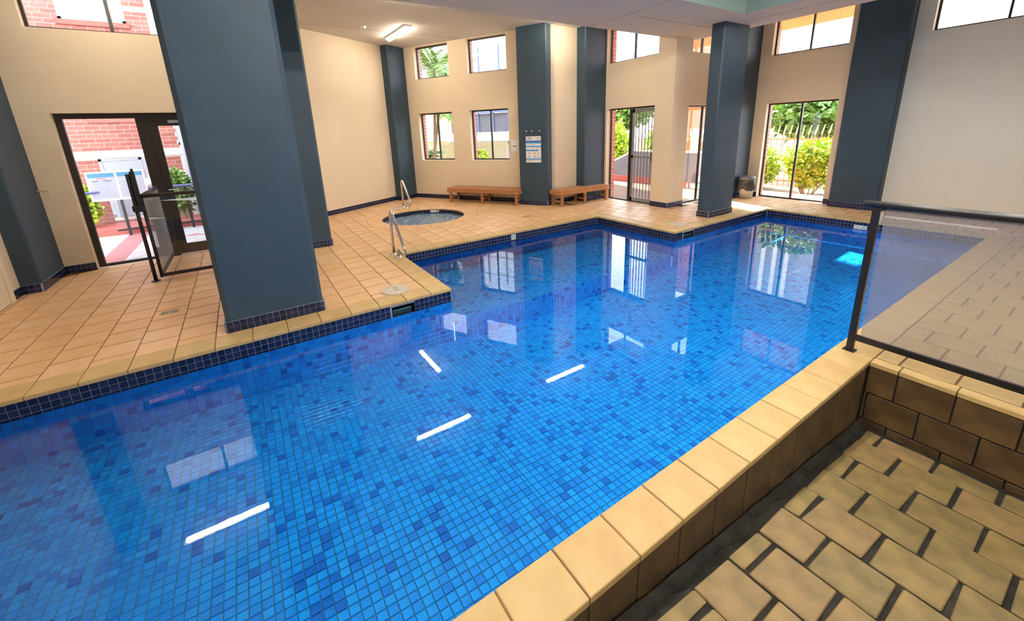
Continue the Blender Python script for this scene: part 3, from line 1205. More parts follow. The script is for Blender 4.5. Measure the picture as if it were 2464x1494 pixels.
# entry doors: fixed pane, post, hinged leaf
t = thing('door_21', (XE-TI, -1.0, 0), 'dark framed glazed entry doors behind the pool gate', kind='structure')
dx = XE-TI-.02
bx = lambda y0, y1, z0, z1, nm, mt='frame_dark', w=.025: build(nm, MB().box(dx-w, dx+w, y0, y1, z0, z1), mt, t)
bx(-1.97, -1.90, 0, 2.13, 'jamb')
bx(.08, .15, 0, 2.13, 'jamb')
bx(-1.90, .08, 2.06, 2.13, 'head')
bx(-1.90, -1.16, 0, .035, 'sill')
bx(-1.16, -1.03, 0, 2.06, 'post', w=.04)
lf = MB()
for a, b, c, e in ((-1.03, -.93, .02, 2.06), (-.02, .08, .02, 2.06), (-.93, -.02, .02, .17), (-.93, -.02, 1.95, 2.06)):
    lf.box(dx-.02, dx+.02, a, b, c, e)
dl = build('door_leaf', lf, 'frame_dark', t)
for a, b, c, e, nm, pr_ in ((-1.90, -1.16, .035, 2.06, 'pane', t), (-.93, -.02, .17, 1.95, 'leaf_pane', dl)):
    pb = MB()
    pb.face([(dx, a, c), (dx, b, c), (dx, b, e), (dx, a, e)])
    build(nm, pb, 'glass', pr_)
build('door_closer', MB().box(dx+.02, dx+.06, -.80, -.58, 1.985, 2.03), 'frame_grey', dl, bevel=.004)
hm = MB()
hm.tube([(dx+.02, -.98, 1.02), (dx+.065, -.98, 1.02), (dx+.065, -.86, 1.02)], .009, 8)
build('handle', hm, 'steel', dl)


# ------------------------------------------------------------------ skirting mosaics
def skirt(name, P0, P1, side, lim=0, parent=None, h=2):
    """two courses of navy mosaic between floor points P0 and P1, standing proud on `side`"""
    P0, P1, nn = Vector((P0[0], P0[1], 0)), Vector((P1[0], P1[1], 0)), Vector((side[0], side[1], 0)).normalized()
    u = (P1-P0)
    L = u.length
    u.normalize()
    if u.cross(ZV).dot(nn) < 0:
        P0, u = P1, -u
    b = MB().obox(P0+u*L/2+nn*.003+Vector((0, 0, MO*h/2)), (u, nn, ZV), (L/2, .0035, MO*h/2))
    if parent is None:
        o = tag(build('baseboard_'+name, b, 'grout_blue'), 'navy mosaic skirting along the %s wall' % name, kind='structure')
    else:
        o = build('skirting', b, 'grout_blue', parent)
    its = grid_items(0, L, 0, MO*h, MO, MO, .004, 2)
    if parent is None or lim == 0:
        lay(o, 'skirting_tile', (P0+nn*.011, u, ZV, nn), its, .005, .001, ['navy', 'navy2'], lim, rest='skirting_mosaic')
    else:
        lay(o, 'skirting_tile', (P0+nn*.011, u, ZV, nn), its, .005, .001, ['navy', 'navy2'], lim, rest='skirting_mosaic')
    return o


def bp2(t_, d_):
    return (B0+BU*t_+BN*d_)[:2]


skirt('back', bp2(.22, 0), bp2(4.2, 0), -BN)
LP = lambda s: (B0-BN*s)[:2]
skirt('left', LP(.6), LP(4.2), BU)
skirt('bench', (XW2, 5.95), (XW2, 6.7), (1, 0))
skirt('door', (-5.82, YS), (XO, YS), (0, -1))
skirt('return', (XO, YS), (XO, 7.85), (1, 0))
skirt('rear', (-5.13, YG), (-4.88, YG), (0, -1))
skirt('garden', (-3.55, YG), (-3.40, YG), (0, -1))
skirt('right', (-2.6, YG), (2.5, YG), (0, -1))
skirt('entry', (XE, -2.29), (XE, -1.97), (1, 0))
skirt('near', (-7.11, YL), (-6.86, YL), (0, 1))


# ------------------------------------------------------------------ columns
def column(poly, z1, label, faces, lim=0, chamfer=.018):
    c = centroid(poly)
    t = thing('column', (c[0], c[1], 0), label, 'column', 'slate painted columns')
    build('shaft', MB().prism(poly, 0, z1), 'slate', t, bevel=chamfer, segs=1)
    k = len(poly)
    for i in faces:
        a, b = Vector(poly[i]), Vector(poly[(i+1) % k])
        e = (b-a).normalized()
        skirt('', a, b, (e.y, -e.x), lim, t)
    return t


def cbox(x0, x1, y0, y1):
    return [(x0, y0), (x1, y0), (x1, y1), (x0, y1)]      # edges: 0 front(-y) 1 right(+x) 2 back(+y) 3 left(-x)


column(cbox(-4.545, -4.305, -.367, .459), ZS+.05, 'massive dark slate column standing on the near pool edge', (0, 1, 2), 60, .04)
column(cbox(-7.25, -7.0, .19, 1.02), ZC+.02, 'dark slate column half hidden behind the massive near column', (1, 2), 0, .03)
column(cbox(-4.52, -4.28, 7.07, 7.84), ZS+.02, 'slim free-standing slate column at the far pool corner', (0, 1), 0, .02)
column(cbox(XW2-.02, -7.21, 6.69, YS+.02), ZC+.02, 'slate pilaster between the second bench and the sliding door', (0, 1))
column(cbox(XO-.02, -5.13, 9.30, YG+.02), ZC+.02, 'slate pilaster in the corner behind the bin', (1,))
column(cbox(-3.39, -2.62, 9.73, YG+.05), ZC+.02, 'broad slate pilaster between the garden door and the pale wall', (0, 1))
column(cbox(-7.98, -7.11, -2.62, -2.29), ZC+.02, 'slate pilaster at the far left beside the entry doors', (1, 2))
q = [bp2(-.02, .02), bp2(-.02, -.59), bp2(.221, -.59), bp2(.221, .02)]
column([tuple(p) for p in q], ZC+.02, 'slate corner pilaster behind the spa', (1, 2))
pr0 = Vector((-7.356, 5.725, 0))
q = [pr0-BU*.705, pr0, pr0+BN*.30, pr0-BU*.705+BN*.30]
column([(p.x, p.y) for p in q], ZC+.02, 'slate column carrying the blue resuscitation chart', (0, 1, 3))

# ------------------------------------------------------------------ ceiling and dropped beams
cm = MB()
_c0 = B0+BN*.16-BU*.16
_c1 = B0+BN*.16+BU*4.1
_c2 = B0-BN*4.3-BU*.16
CEIL = [(XE-.16, -2.7), (3.4, -2.7), (3.4, YG+.16), (XO-.16, YG+.16), (XO-.16, YS+.16), (XW2-.16, YS+.16), (_c1.x, _c1.y), (_c0.x, _c0.y), (_c2.x, _c2.y), (XE-.16, .3)]
flat(cm, CEIL, [], ZC)
flat(cm, CEIL, [], ZC+.25)
for (xa, ya), (xb, yb) in zip(CEIL, CEIL[1:]+CEIL[:1]):
    cm.face([(xa, ya, ZC), (xb, yb, ZC), (xb, yb, ZC+.25), (xa, ya, ZC+.25)])
structure('ceiling', cm, 'ceiling', 'grey beige flat ceiling')
sf = MB()
sf.prism([(-5.54, -2.5), (-3.88, -2.5), (-3.88, 6.93), (3.2, 6.93), (3.2, 8.015), (-5.54, 8.015)], ZS, ZC-.004)
sf.m = [0, 0]+[1]*(len(sf.f)-2)
structure('ceiling_beam', sf, ['ceiling_soffit', 'fascia'], 'broad dropped ceiling beam around the pool')
jm = MB()
for (x0, y0, x1, y1) in ((-9.9, 1.2, -6.2, 1.2), (-9.4, -1.0, -9.4, 5.0), (-7.4, -2.0, -7.4, 6.0)):
    jm.box(min(x0, x1)-.003, max(x0, x1)+.003, min(y0, y1)-.003, max(y0, y1)+.003, ZC-.003, ZC-.001)
for (x0, y0, x1, y1) in ((-5.5, 5.2, -3.9, 5.2), (-4.7, 5.4, -4.7, 7.9), (-3.9, 7.45, 1, 7.45), (-5.5, 2.4, -3.9, 2.4)):
    jm.box(min(x0, x1)-.003, max(x0, x1)+.003, min(y0, y1)-.003, max(y0, y1)+.003, ZS-.003, ZS-.001)
tag(build('trim_2', jm, 'shutter'), 'fine sheet joints across the ceiling', kind='structure')


# ------------------------------------------------------------------ ceiling lamps
def tube_lamp(x0, y0, x1, y1, z, label, lm='tube_light'):
    a, b = Vector((x0, y0, z)), Vector((x1, y1, z))
    u = (b-a).normalized()
    v = ZV.cross(u)
    c = (a+b)/2
    L = (b-a).length/2
    t = thing('ceiling_lamp', c, label, 'lamp', 'ceiling batten lamps')
    build('housing', MB().obox(c+Vector((0, 0, -.015)), (u, v, ZV), (L+.03, .075, .015)), 'white_plastic', t, bevel=.004)
    build('diffuser', MB().obox(c+Vector((0, 0, -.055)), (u, v, ZV), (L, .042, .026)), lm, t, bevel=.015)
    return t


tube_lamp(-9.95, 3.26, -8.72, 3.275, ZC, 'lit batten lamp on the ceiling above the spa')
tube_lamp(-6.79, -1.66, -6.79, -.50, ZC, 'lit batten lamp mirrored in the pool below the entry')
tube_lamp(-6.79, 1.97, -6.79, 3.13, ZC, 'lit batten lamp mirrored in the middle of the pool')
tube_lamp(-6.79, 5.17, -6.79, 6.33, ZC, 'lit batten lamp mirrored beneath the sliding door')
for x in (-1.75, -.5):  # unseen fill lamps, added to brighten the pool and coping
    for y in (1.1, 3.2, 5.6):
        tube_lamp(x, y-.6, x, y+.6, ZC, 'unseen batten lamp added over the pool as fill light', 'fill_light')
mb = MB()
mb.lathe([(.001, -.045), (.028, -.045), (.036, -.03), (.05, -.022), (.055, 0)], (-9.16, 2.51, ZC), 20)
tag(build('smoke_detector', mb, 'white_plastic', smooth=True), 'small round white smoke detector on the ceiling', 'detector')


# ------------------------------------------------------------------ benches
def bench(P, u, v, L, D, label, n_legs):
    """P = front left foot, u along the front, v towards the wall"""
    P, u, v = Vector((P[0], P[1], 0)), Vector((u[0], u[1], 0)), Vector((v[0], v[1], 0))
    t = thing('bench', P+u*L/2+v*D/2, label, 'bench', 'wooden poolside benches')
    Z = .365
    nsl = 4
    for k in range(nsl):
        w = D/nsl
        build('seat_slat', MB().obox(P+u*L/2+v*(w*(k+.5))+Vector((0, 0, Z-.011)), (u, v, ZV), (L/2, w/2-.003, .011)), 'wood', t, bevel=.003)
    build('apron', MB().obox(P+u*L/2+v*.012+Vector((0, 0, Z-.062)), (u, v, ZV), (L/2-.001, .012, .04)), 'wood', t, bevel=.002)
    build('apron', MB().obox(P+u*L/2+v*(D-.012)+Vector((0, 0, Z-.062)), (u, v, ZV), (L/2-.001, .012, .04)), 'wood', t, bevel=.002)
    for e in (.012, L-.012):
        build('end_rail', MB().obox(P+u*e+v*D/2+Vector((0, 0, Z-.062)), (u, v, ZV), (.012, D/2-.025, .04)), 'wood', t, bevel=.002)
    for k in range(n_legs):
        s = .07+(L-.14)*k/(n_legs-1)
        for dd in (.05, D-.05):
            build('leg', MB().obox(P+u*s+v*dd+Vector((0, 0, (Z-.024)/2)), (u, v, ZV), (.032, .024, (Z-.024)/2)), 'wood', t, bevel=.003)
        build('stretcher', MB().obox(P+u*s+v*D/2+Vector((0, 0, .11)), (u, v, ZV), (.014, D/2-.07, .022)), 'wood', t)
    return t


pb1 = Vector((-9.489, 4.313, 0))-BU*.10-BN*.05
bench(pb1[:2], BU, BN, 2.0, .44, 'long wooden bench under the two lower windows', 3)
bench((-6.96, 7.28), (0, -1), (-1, 0), 1.50, .42, 'wooden bench reaching towards the sliding door', 3)


# ------------------------------------------------------------------ grab rails
def bent(pts, r=.06, n=6):
    out = [Vector(pts[0])]
    for i in range(1, len(pts)-1):
        a, b, c = Vector(pts[i-1]), Vector(pts[i]), Vector(pts[i+1])
        p, q = b+(a-b).normalized()*min(r, (a-b).length*.45), b+(c-b).normalized()*min(r, (c-b).length*.45)
        for k in range(n+1):
            t_ = k/n
            out.append(p*(1-t_)**2+b*2*t_*(1-t_)+q*t_*t_)
    out.append(Vector(pts[-1]))
    return out


def grab(x, y, label, sc=1.0):
    t = thing('grab_rail', (x, y, 0), label, 'grab rail', 'stainless grab rails')
    P = [(x, y, 0), (x-.005, y, .62*sc), (x+.055, y, .66*sc), (x+.47, y, .25), (x+.49, y, .12), (x+.40, y, .10), (x+.21, y, .12), (x+.19, y, 0)]
    P = [(x, y, 0), (x, y, .60*sc), (x+.07, y, .66*sc), (x+.52, y, .19), (x+.50, y, .075), (x+.21, y, .13), (x+.19, y, 0)]
    build('tube', MB().tube(bent(P, .075), .020, 12), 'steel', t, smooth=True)
    for dx_ in (0, .19):
        mb = MB()
        mb.lathe([(.052, 0), (.050, .008), (.024, .012), (.021, .03)], (x+dx_, y, .001), 20)
        build('flange', mb, 'steel', t, smooth=True)


grab(-5.828, 1.66, 'stainless grab rail at the pool alcove corner')
grab(-9.70, 3.12, 'stainless grab rail behind the spa')


# ------------------------------------------------------------------ lids and drains
def lid(x, y, r, label):
    t = thing('deck_cover', (x, y, 0), label, 'lid', 'round skimmer lids')
    mb = MB()
    mb.lathe([(r, 0), (r, .009), (r-.008, .014), (.001, .015)], (x, y, .001), 36)
    build('disc', mb, 'lid', t)
    for k in (-1, 1):
        build('finger_slot', MB().obox((x+.035*k, y+.0*k, .0162), ((0, 1, 0), (1, 0, 0), UP), (.022, .006, .0006)), 'lid_dark', t)
    rg = MB()
    for rr in (r*.55, r*.8):
        ring_mesh(rg, (x, y, .0166), X1, Y1, rr, .003, 32)
    build('ring_groove', rg, 'grate', t)


lid(-4.39, 1.22, .155, 'round beige skimmer lid near the deck corner')
lid(-4.35, 6.22, .15, 'round beige skimmer lid beside the slim column')
lid(-9.55, 2.96, .15, 'round pale lid at the foot of the spa grab rail')


def drain(x, y, label):
    t = thing('floor_drain', (x, y, 0), label, 'drain', 'floor drains')
    build('frame', MB().box(x-.045, x+.045, y-.075, y+.075, .0, .004), 'grate', t)
    for i in range(9):
        if abs(i-4) < 1:
            continue
        for j in (-1, 1):
            build('slot', MB().box(x+j*.02-.014, x+j*.02+.014, y-.064+i*.016-.0035, y-.064+i*.016+.0035, .004, .0046), 'lid_dark', t)


drain(-5.28, -.886, 'rectangular floor drain in front of the gate')
drain(-6.70, 4.667, 'small floor drain on the deck left of the alcove')

# ------------------------------------------------------------------ bin
bxx, byy = -4.93, 9.56
t = thing('waste_bin', (bxx, byy, 0), 'beige waste bin with black liner and grey lid by the garden door', 'bin')
mb = MB()
mb.lathe([(.001, .004), (.125, .004), (.13, .0), (.155, .30), (.16, .42), (.15, .42)], (bxx, byy, .001), 32)
build('bucket', mb, 'bin_body', t, smooth=True)
mb = MB()
rows = [(.158, .20), (.178, .225), (.188, .30), (.182, .38), (.172, .44), (.16, .445)]
nn_ = 40
vs = []
for i, (r_, z_) in enumerate(rows):
    for k in range(nn_):
        a = 2*math.pi*k/nn_
        w = r_+(.014*math.sin(a*5+i)+.010*math.sin(a*11+2*i)+random.uniform(-.006, .006))*(1 if i < 4 else .3)
        vs.append((bxx+w*math.cos(a), byy+w*math.sin(a), z_+(.022*math.sin(a*3)+.01*math.sin(a*7) if i < 2 else 0)))
fs = [(i*nn_+k, i*nn_+(k+1) % nn_, (i+1)*nn_+(k+1) % nn_, (i+1)*nn_+k) for i in range(len(rows)-1) for k in range(nn_)]
mb.raw(vs, fs)
build('liner_bag', mb, 'bin_bag', t, smooth=True)
mb = MB()
mb.lathe([(.160, .430), (.176, .432), (.172, .485), (.150, .505), (.08, .515), (.001, .517)], (bxx, byy, 0), 32)
build('lid', mb, 'bin_lid', t, smooth=True)

# ------------------------------------------------------------------ chart, notice, wall hook
FN = -BN
PO = pr0+FN*.003


def pp(s, z, k=0):
    return pr0+BU*s+FN*(.004+k)+Vector((0, 0, z))


t = thing('resuscitation_chart', pp(-.335, .98), 'blue and white CPR chart hanging on the slate column', 'poster')
s0, s1, za, zb_ = -.523, -.152, .978, 1.555
build('sheet', MB().obox(pp((s0+s1)/2, (za+zb_)/2), (BU, FN, ZV), ((s1-s0)/2, .002, (zb_-za)/2)), 'paper', t)
build('clear_header', MB().obox(pp((s0+s1)/2, 1.62, -.001), (BU, FN, ZV), ((s1-s0)/2, .001, .065)), 'slate', t)
for s in (-.50, -.37, -.18):
    mb = MB()
    mb.tube([pp(s, 1.668, .0), pp(s, 1.668, .012)], .013, 12)
    build('pin', mb, 'white_plastic', t)
H_ = zb_-za


def band(f0, f1, mt, nm='print_band', a=0, b=1):
    build(nm, MB().obox(pp(s0+(s1-s0)*(a+b)/2, zb_-H_*(f0+f1)/2, .0024), (BU, FN, ZV), ((s1-s0)*(b-a)/2, .0004, H_*(f1-f0)/2)), mt, t)


text_on('lettering', 'CPR', .085, 'ink_blue', t, pp(s0+.075, zb_-.052, .0024), BU, FN)
band(.165, .215, 'band_dark')
band(.215, .275, 'band_blue')
band(.36, .41, 'band_blue')
band(.505, .565, 'band_blue', a=0, b=.82)
band(.84, .895, 'band_blue')
for f, a, b in ((.055, .62, .95), (.11, .72, .95), (.31, .05, .2), (.31, .35, .6), (.45, .05, .16), (.45, .32, .5), (.45, .7, .9), (.92, .05, .5)):
    band(f, f+.014, 'ink_grey', 'print_line', a, b)
for f in (.62, .745):
    for a in (.14, .22, .52, .58, .8):
        band(f, f+.05, 'ink', 'print_figure', a, a+.035)
t = thing('paper_notice', B0+BU*3.32+FN*.003+Vector((0, 0, 1.22)), 'small white paper notice pinned beside the lower window', 'notice')
c = B0+BU*(3.10+.221)+FN*.003
build('sheet', MB().obox(c+Vector((0, 0, 1.352)), (BU, FN, ZV), (.088, .001, .135)), 'paper', t)
build('print_line', MB().obox(c+FN*.0014+Vector((0, 0, 1.337)), (BU, FN, ZV), (.045, .0004, .009)), 'ink', t)
t = thing('wall_latch', (XE, -2.23, 1.15), 'small cream metal latch on the wall beside the entry', 'latch')
build('plate', MB().box(XE, XE+.012, -2.25, -2.19, 1.10, 1.19), 'cream_paint', t, bevel=.003)
build('arm', MB().tube(bent([(XE+.01, -2.20, 1.165), (XE+.05, -2.20, 1.165), (XE+.05, -2.30, 1.16)], .02), .010, 8), 'cream_paint', t, smooth=True)

# ------------------------------------------------------------------ glass railing over the ramp
GY = 3.62
t = thing('glass_railing', (-.96, GY, 0), 'black railing with dusty glass panel above the ramp', 'railing')
build('post', MB().box(-.988, -.946, GY-.021, GY+.021, 0, 1.10), 'black_metal', t, bevel=.004)
build('post', MB().box(1.30, 1.342, GY-.021, GY+.021, 0, 1.10), 'black_metal', t, bevel=.004)
build('base_plate', MB().box(-1.005, -.930, GY-.034, GY+.034, 0, .006), 'black_metal', t)
hr = MB()
L0 = -1.047
hr.tube([(L0, GY, 1.114), (L0+.006, GY, 1.114), (L0+.016, GY, 1.114), (1.4, GY, 1.114)], [.012, .021, .026, .026], 16)
build('handrail', hr, 'black_metal', t, smooth=True)
build('bottom_rail', MB().box(-.946, 1.30, GY-.016, GY+.016, .094, .136), 'black_metal', t, bevel=.003)
build('glass_panel', MB().box(-.918, 1.28, GY-.004, GY+.004, .130, 1.088), 'glass_dusty', t)
build('clip', MB().box(-.945, -.925, GY-.008, GY+.008, .98, 1.07), 'steel', t, bevel=.002)

# ------------------------------------------------------------------ pool gate by the entry
GX = -6.67
t = thing('pool_gate', (GX, -.5, 0), 'black framed glass pool gate in front of the entry doors', 'gate')
build('post', MB().tube([(GX, -1.168, 0), (GX, -1.168, 1.36)], .021, 10), 'black_metal', t, smooth=True)
build('post', MB().tube([(GX, -1.10, .04), (GX, -1.10, 1.10)], .019, 10), 'black_metal', t, smooth=True)
build('base_plate', MB().lathe([(.05, 0), (.05, .008), (.022, .012)], (GX, -1.168, .001), 16), 'black_metal', t)
lt = build('latch_body', MB().box(GX-.018, GX+.030, -1.145, -1.10, .92, 1.39), 'black_metal', t, bevel=.006)
build('latch_knob', MB().tube([(GX, -1.118, 1.36), (GX, -1.118, 1.42)], .014, 10), 'black_metal', t, smooth=True)
build('latch_block', MB().box(GX-.03, GX+.04, -1.20, -1.09, .90, .98), 'black_metal', t, bevel=.008)
build('top_rail', MB().tube([(GX, -1.10, 1.085), (GX, .25, 1.085)], .024, 10), 'frame_dark', t, smooth=True)
build('bottom_rail', MB().box(GX-.016, GX+.016, -1.10, .25, .045, .085), 'black_metal', t)
build('glass_panel', MB().box(GX-.004, GX+.004, -1.075, .25, .085, 1.06), 'glass', t)
build('post', MB().tube([(GX, .25, 0), (GX, .25, 1.10)], .02, 10), 'black_metal', t, smooth=True)
t = thing('side_fence', (-7.25, -1.12, 0), 'short dusty glass fence panel between gate and entry post', 'fence')
build('top_rail', MB().tube([(GX-.03, -1.10, 1.085), (XE-.02, -1.10, 1.085)], .022, 10), 'frame_dark', t, smooth=True)
build('bottom_rail', MB().box(XE-.02, GX-.03, -1.115, -1.085, .05, .09), 'black_metal', t)
build('glass_panel', MB().box(XE, GX-.05, -1.104, -1.096, .09, 1.06), 'glass_dusty', t)

# ------------------------------------------------------------------ outside: ground
gm = MB()
gm.box(-40, -8.2, -25, 40, -.6, -.14).box(-8.2, 40, 10.2, 40, -.6, -.14).box(-8.2, -5.64, 7.6, 10.2, -.6, -.14)
tag(build('ground', gm, 'garden_ground'), 'earth and planting beds outside the windows', kind='structure')
ter = MB()
ter.box(-10.75, XE-.26, -6, .1, -.14, -.004)
tr_ = tag(build('floor_terrace', ter, 'mortar'), 'pale and pink tiled terrace outside the entry', kind='structure')
its = []
PA0, PA1 = -2.06, -1.74
for i in range(-14, 20):
    for j in range(-22, 10):
        # pale tiles laid on the diagonal with pink half-tile accents
        c = Vector(((i+j)*.212-9.4, (i-j)*.212-1.6))
        if not (-10.9 < c.x < XE-.1 and -4.5 < c.y < -.05):
            continue
        h = .205
        q = [(c.x-h, c.y), (c.x, c.y-h), (c.x+h, c.y), (c.x, c.y+h)]
        q = clip(clip(q, (XE-.27, 0), (1, 0)), (-10.74, 0), (-1, 0))
        if len(q) < 3:
            continue
        if (i*3+j*5) % 7 == 0 and c.y > -1.5:
            its.append((clip(q, (c.x-.003, 0), (1, 0)), 1))
            its.append((clip(q, (c.x+.003, 0), (-1, 0)), 0))
            continue
        its.append((clip(q, (0, PA1+.006), (0, -1)), 0))
        its.append((clip(q, (0, PA0-.006), (0, 1)), 0))
for k in range(9):
    its.append((rect(-10.74+k*.285, -10.74+(k+1)*.285, PA0, PA1, .004), 1))
lay(tr_, 'terrace_tile', ((0, 0, 0), X1, Y1, UP), its, .01, .002, ['terrace', 'terrace_pink'], 200, rest='terrace_tile_remainder')

# terrace by the sliding door
t2 = tag(build('floor_patio', MB().box(-8.9, XO-.25, YS+.25, 9.9, -.14, -.02), 'terrace'), 'sunlit pale patio outside the sliding door', kind='structure')
t3 = MB()
t3.box(-11.5, -7.0, 10.1, 10.35, -.5, .18)
tag(build('planter_wall', t3, 'terrace_red'), 'low red planter wall beyond the patio', 'planter')
tag(build('floor_walk', MB().box(XO, 0, 10.2, 11.15, -.5, -.03), 'terrace_red'), 'red path strip outside the garden door', kind='structure')
tb = thing('ramp_balustrade', (-9.0, 10.2, .2), 'sloping dark grey balustrade with pale top rail beyond the sliding door', 'balustrade')
mb = MB()
mb.raw([(-10.6, 10.2, .15), (-8.8, 10.2, .15), (-8.8, 10.2, .92), (-10.6, 10.2, .16), (-10.6, 10.26, .15), (-8.8, 10.26, .15), (-8.8, 10.26, .92), (-10.6, 10.26, .16)],
       [(0, 1, 2, 3), (4, 7, 6, 5), (0, 4, 5, 1), (1, 5, 6, 2), (3, 2, 6, 7)])
build('panel', mb, 'balustrade_grey', tb)
build('panel', MB().box(-8.8, -6.6, 10.2, 10.26, .15, .92), 'balustrade_grey', tb)
build('top_rail', MB().tube([(-10.7, 10.23, .15), (-8.8, 10.23, .95), (-6.5, 10.23, .95)], .035, 8), 'fence_paint', tb)
# railing seen through the side door
rb = thing('terrace_railing', (-7.2, 10.5, 0), 'pale railing with dark posts seen through the side door', 'railing')
build('top_rail', MB().box(-8.4, -6.2, 10.98, 11.04, .86, .92), 'fence_paint', rb)
for k in range(3):
    x = -8.2+k*.85
    build('post', MB().box(x-.025, x+.025, 10.98, 11.03, -.14, .86), 'balustrade_grey', rb)
build('bottom_rail', MB().box(-8.4, -6.2, 10.99, 11.02, .02, .05), 'balustrade_grey', rb)
build('panel', MB().box(-8.4, -6.2, 11.0, 11.01, .08, .84), 'glass_dusty', rb)

# ------------------------------------------------------------------ outside: entry side
rr = thing('entry_railing', (-10.58, -1.6, 0), 'blue topped terrace railing outside the entry doors', 'railing')
build('top_rail', MB().tube([(-9.2, -2.95, .87), (-10.3, -2.75, .87), (-10.58, -2.2, .87), (-10.58, 1.6, .87)], .024, 8), 'rail_blue', rr, smooth=True)
for y in (-2.03, -1.04, -.1, .9):
    build('post', MB().box(-10.60, -10.56, y-.02, y+.02, 0, .86), 'black_metal', rr)
build('bottom_rail', MB().box(-10.595, -10.565, -2.2, 1.6, .10, .13), 'black_metal', rr)
build('glass_panel', MB().box(-10.582, -10.578, -2.2, 1.6, .14, .82), 'glass', rr)
nb = thing('notice_board', (-10.5, -2.0, .70), 'twin panel grey notice board headed with teal bands', 'notice board')
NX = -10.52
build('backing', MB().box(NX-.012, NX, -2.42, -1.60, .70, 1.24), 'board_white', nb)
for k, (a, b) in enumerate(((-2.39, -2.03), (-1.99, -1.63))):
    sh = build('sheet', MB().box(NX, NX+.003, a, b, .735, 1.21), 'paper_grey', nb)
    build('header_band', MB().box(NX+.003, NX+.004, a, b, 1.135, 1.21), 'band_teal', sh)
    lines = [(1.115, .3, .7, 'ink_red')] if k == 0 else []
    for q in range(7):
        lines.append((1.02-q*.038, .16+.03*(q % 2), .86-.12*((q*2) % 3), 'ink_grey'))
    for z, f0, f1, mt in lines:
        build('print_line', MB().box(NX+.003, NX+.0038, a+(b-a)*f0, a+(b-a)*f1, z-.006, z+.006), mt, sh)
    if k == 0:
        text_on('lettering', '6am – 10pm', .052, 'ink', sh, (NX+.0042, (a+b)/2, 1.07), (0, 1, 0), (1, 0, 0))

BX = -12.0
bb = thing('brick_building', (BX-1.5, -1.5, 0), 'red brick building with white band across from the entry', 'building')
build('core', MB().box(BX-3, BX-.007, -9, 4.5, -.3, 9), 'mortar', bb)
opn = [(-2.49, -1.42, .2, 1.43), (-1.10, .3, 1.66, 2.9), (-2.47, -1.48, 4.08, 5.6), (-1.13, -.9, 2.9, 9), (-1.13, -.93, -.3, 1.45)]
its = []
for r_ in range(0, 62):
    z0 = -.3+r_*.086
    z1 = z0+.076
    if 1.44 < (z0+z1)/2 < 1.60 or z1 > 5.05:
        continue
    y = -4.6+(.12 if r_ % 2 else 0)
    while y < .6:
        y0, y1 = y, y+.23
        y += .24
        q = [(y0, z0), (y1, z0), (y1, z1), (y0, z1)]
        bad = False
        for a, b, c, e in opn:
            if y1 > a and y0 < b and z1 > c and z0 < e:
                if y0 < a-.03:
                    q = [(y0, z0), (a, z0), (a, z1), (y0, z1)]
                elif y1 > b+.03:
                    q = [(b, z0), (y1, z0), (y1, z1), (b, z1)]
                else:
                    bad = True
        if not bad:
            its.append((q, random.randrange(3)))
lay(bb, 'brick', ((BX, 0, 0), Y1, ZV, X1), its, .03, .002, ['brick_0', 'brick_1', 'brick_2'], 300, rest='brickwork')
build('white_band', MB().box(BX-.03, BX+.02, -6, 1.0, 1.45, 1.595), 'band_white', bb)


def bwin(y0, y1, z0, z1, nm='window', glass_m='glass_blue', mull=True):
    w = build(nm, MB().box(BX-.03, BX-.003, y0, y1, z0, z1), glass_m, bb)
    fr = MB()
    for a, b, c, e in ((y0, y0+.05, z0, z1), (y1-.05, y1, z0, z1), (y0, y1, z0, z0+.05), (y0, y1, z1-.05, z1)):
        fr.box(BX-.03, BX+.005, a, b, c, e)
    if mull:
        fr.box(BX-.03, BX+.0, (y0+y1)/2-.02, (y0+y1)/2+.02, z0, z1)
    build('window_frame', fr, 'shutter', w)
    return w


bwin(-2.47, -1.48, 4.08, 5.6)
bwin(-1.10, .3, 1.66, 2.9)
bwin(-2.49, -1.80, .2, 1.43, glass_m='shutter', mull=False)
build('window_sill', MB().box(BX-.02, BX+.05, -2.52, -1.43, 3.99, 4.08), 'brick_1', bb)
build('lintel', MB().box(BX-.02, BX+.025, -2.48, -1.25, 2.16, 2.24), 'brick_2', bb)
build('downpipe', MB().tube([(BX+.05, -1.02, -.2), (BX+.05, -1.02, 8.5)], .05, 10), 'shutter', bb)
build('meter_box', MB().box(BX-.02, BX+.06, -1.78, -1.45, 1.1, 1.42), 'shutter', bb)
tag(build('planter_kerb', MB().box(-11.6, -10.75, -6, 2.4, -.14, .12), 'terrace_red'), 'low red planter kerb in front of the brick building', 'planter')
gl_ = MB()
gl_.lathe([(.001, -.12), (.06, -.10), (.11, -.04), (.12, 0), (.11, .04), (.06, .10), (.001, .12)], (-11.0, -1.62, .92), 20)
gt = thing('globe_lamp', (-11.0, -1.62, 0), 'white globe garden lamp behind the entry railing', 'lamp')
build('globe', gl_, 'white_plastic', gt, smooth=True)
build('pole', MB().tube([(-11.0, -1.62, .12), (-11.0, -1.62, .82)], .03, 8), 'shutter', gt)


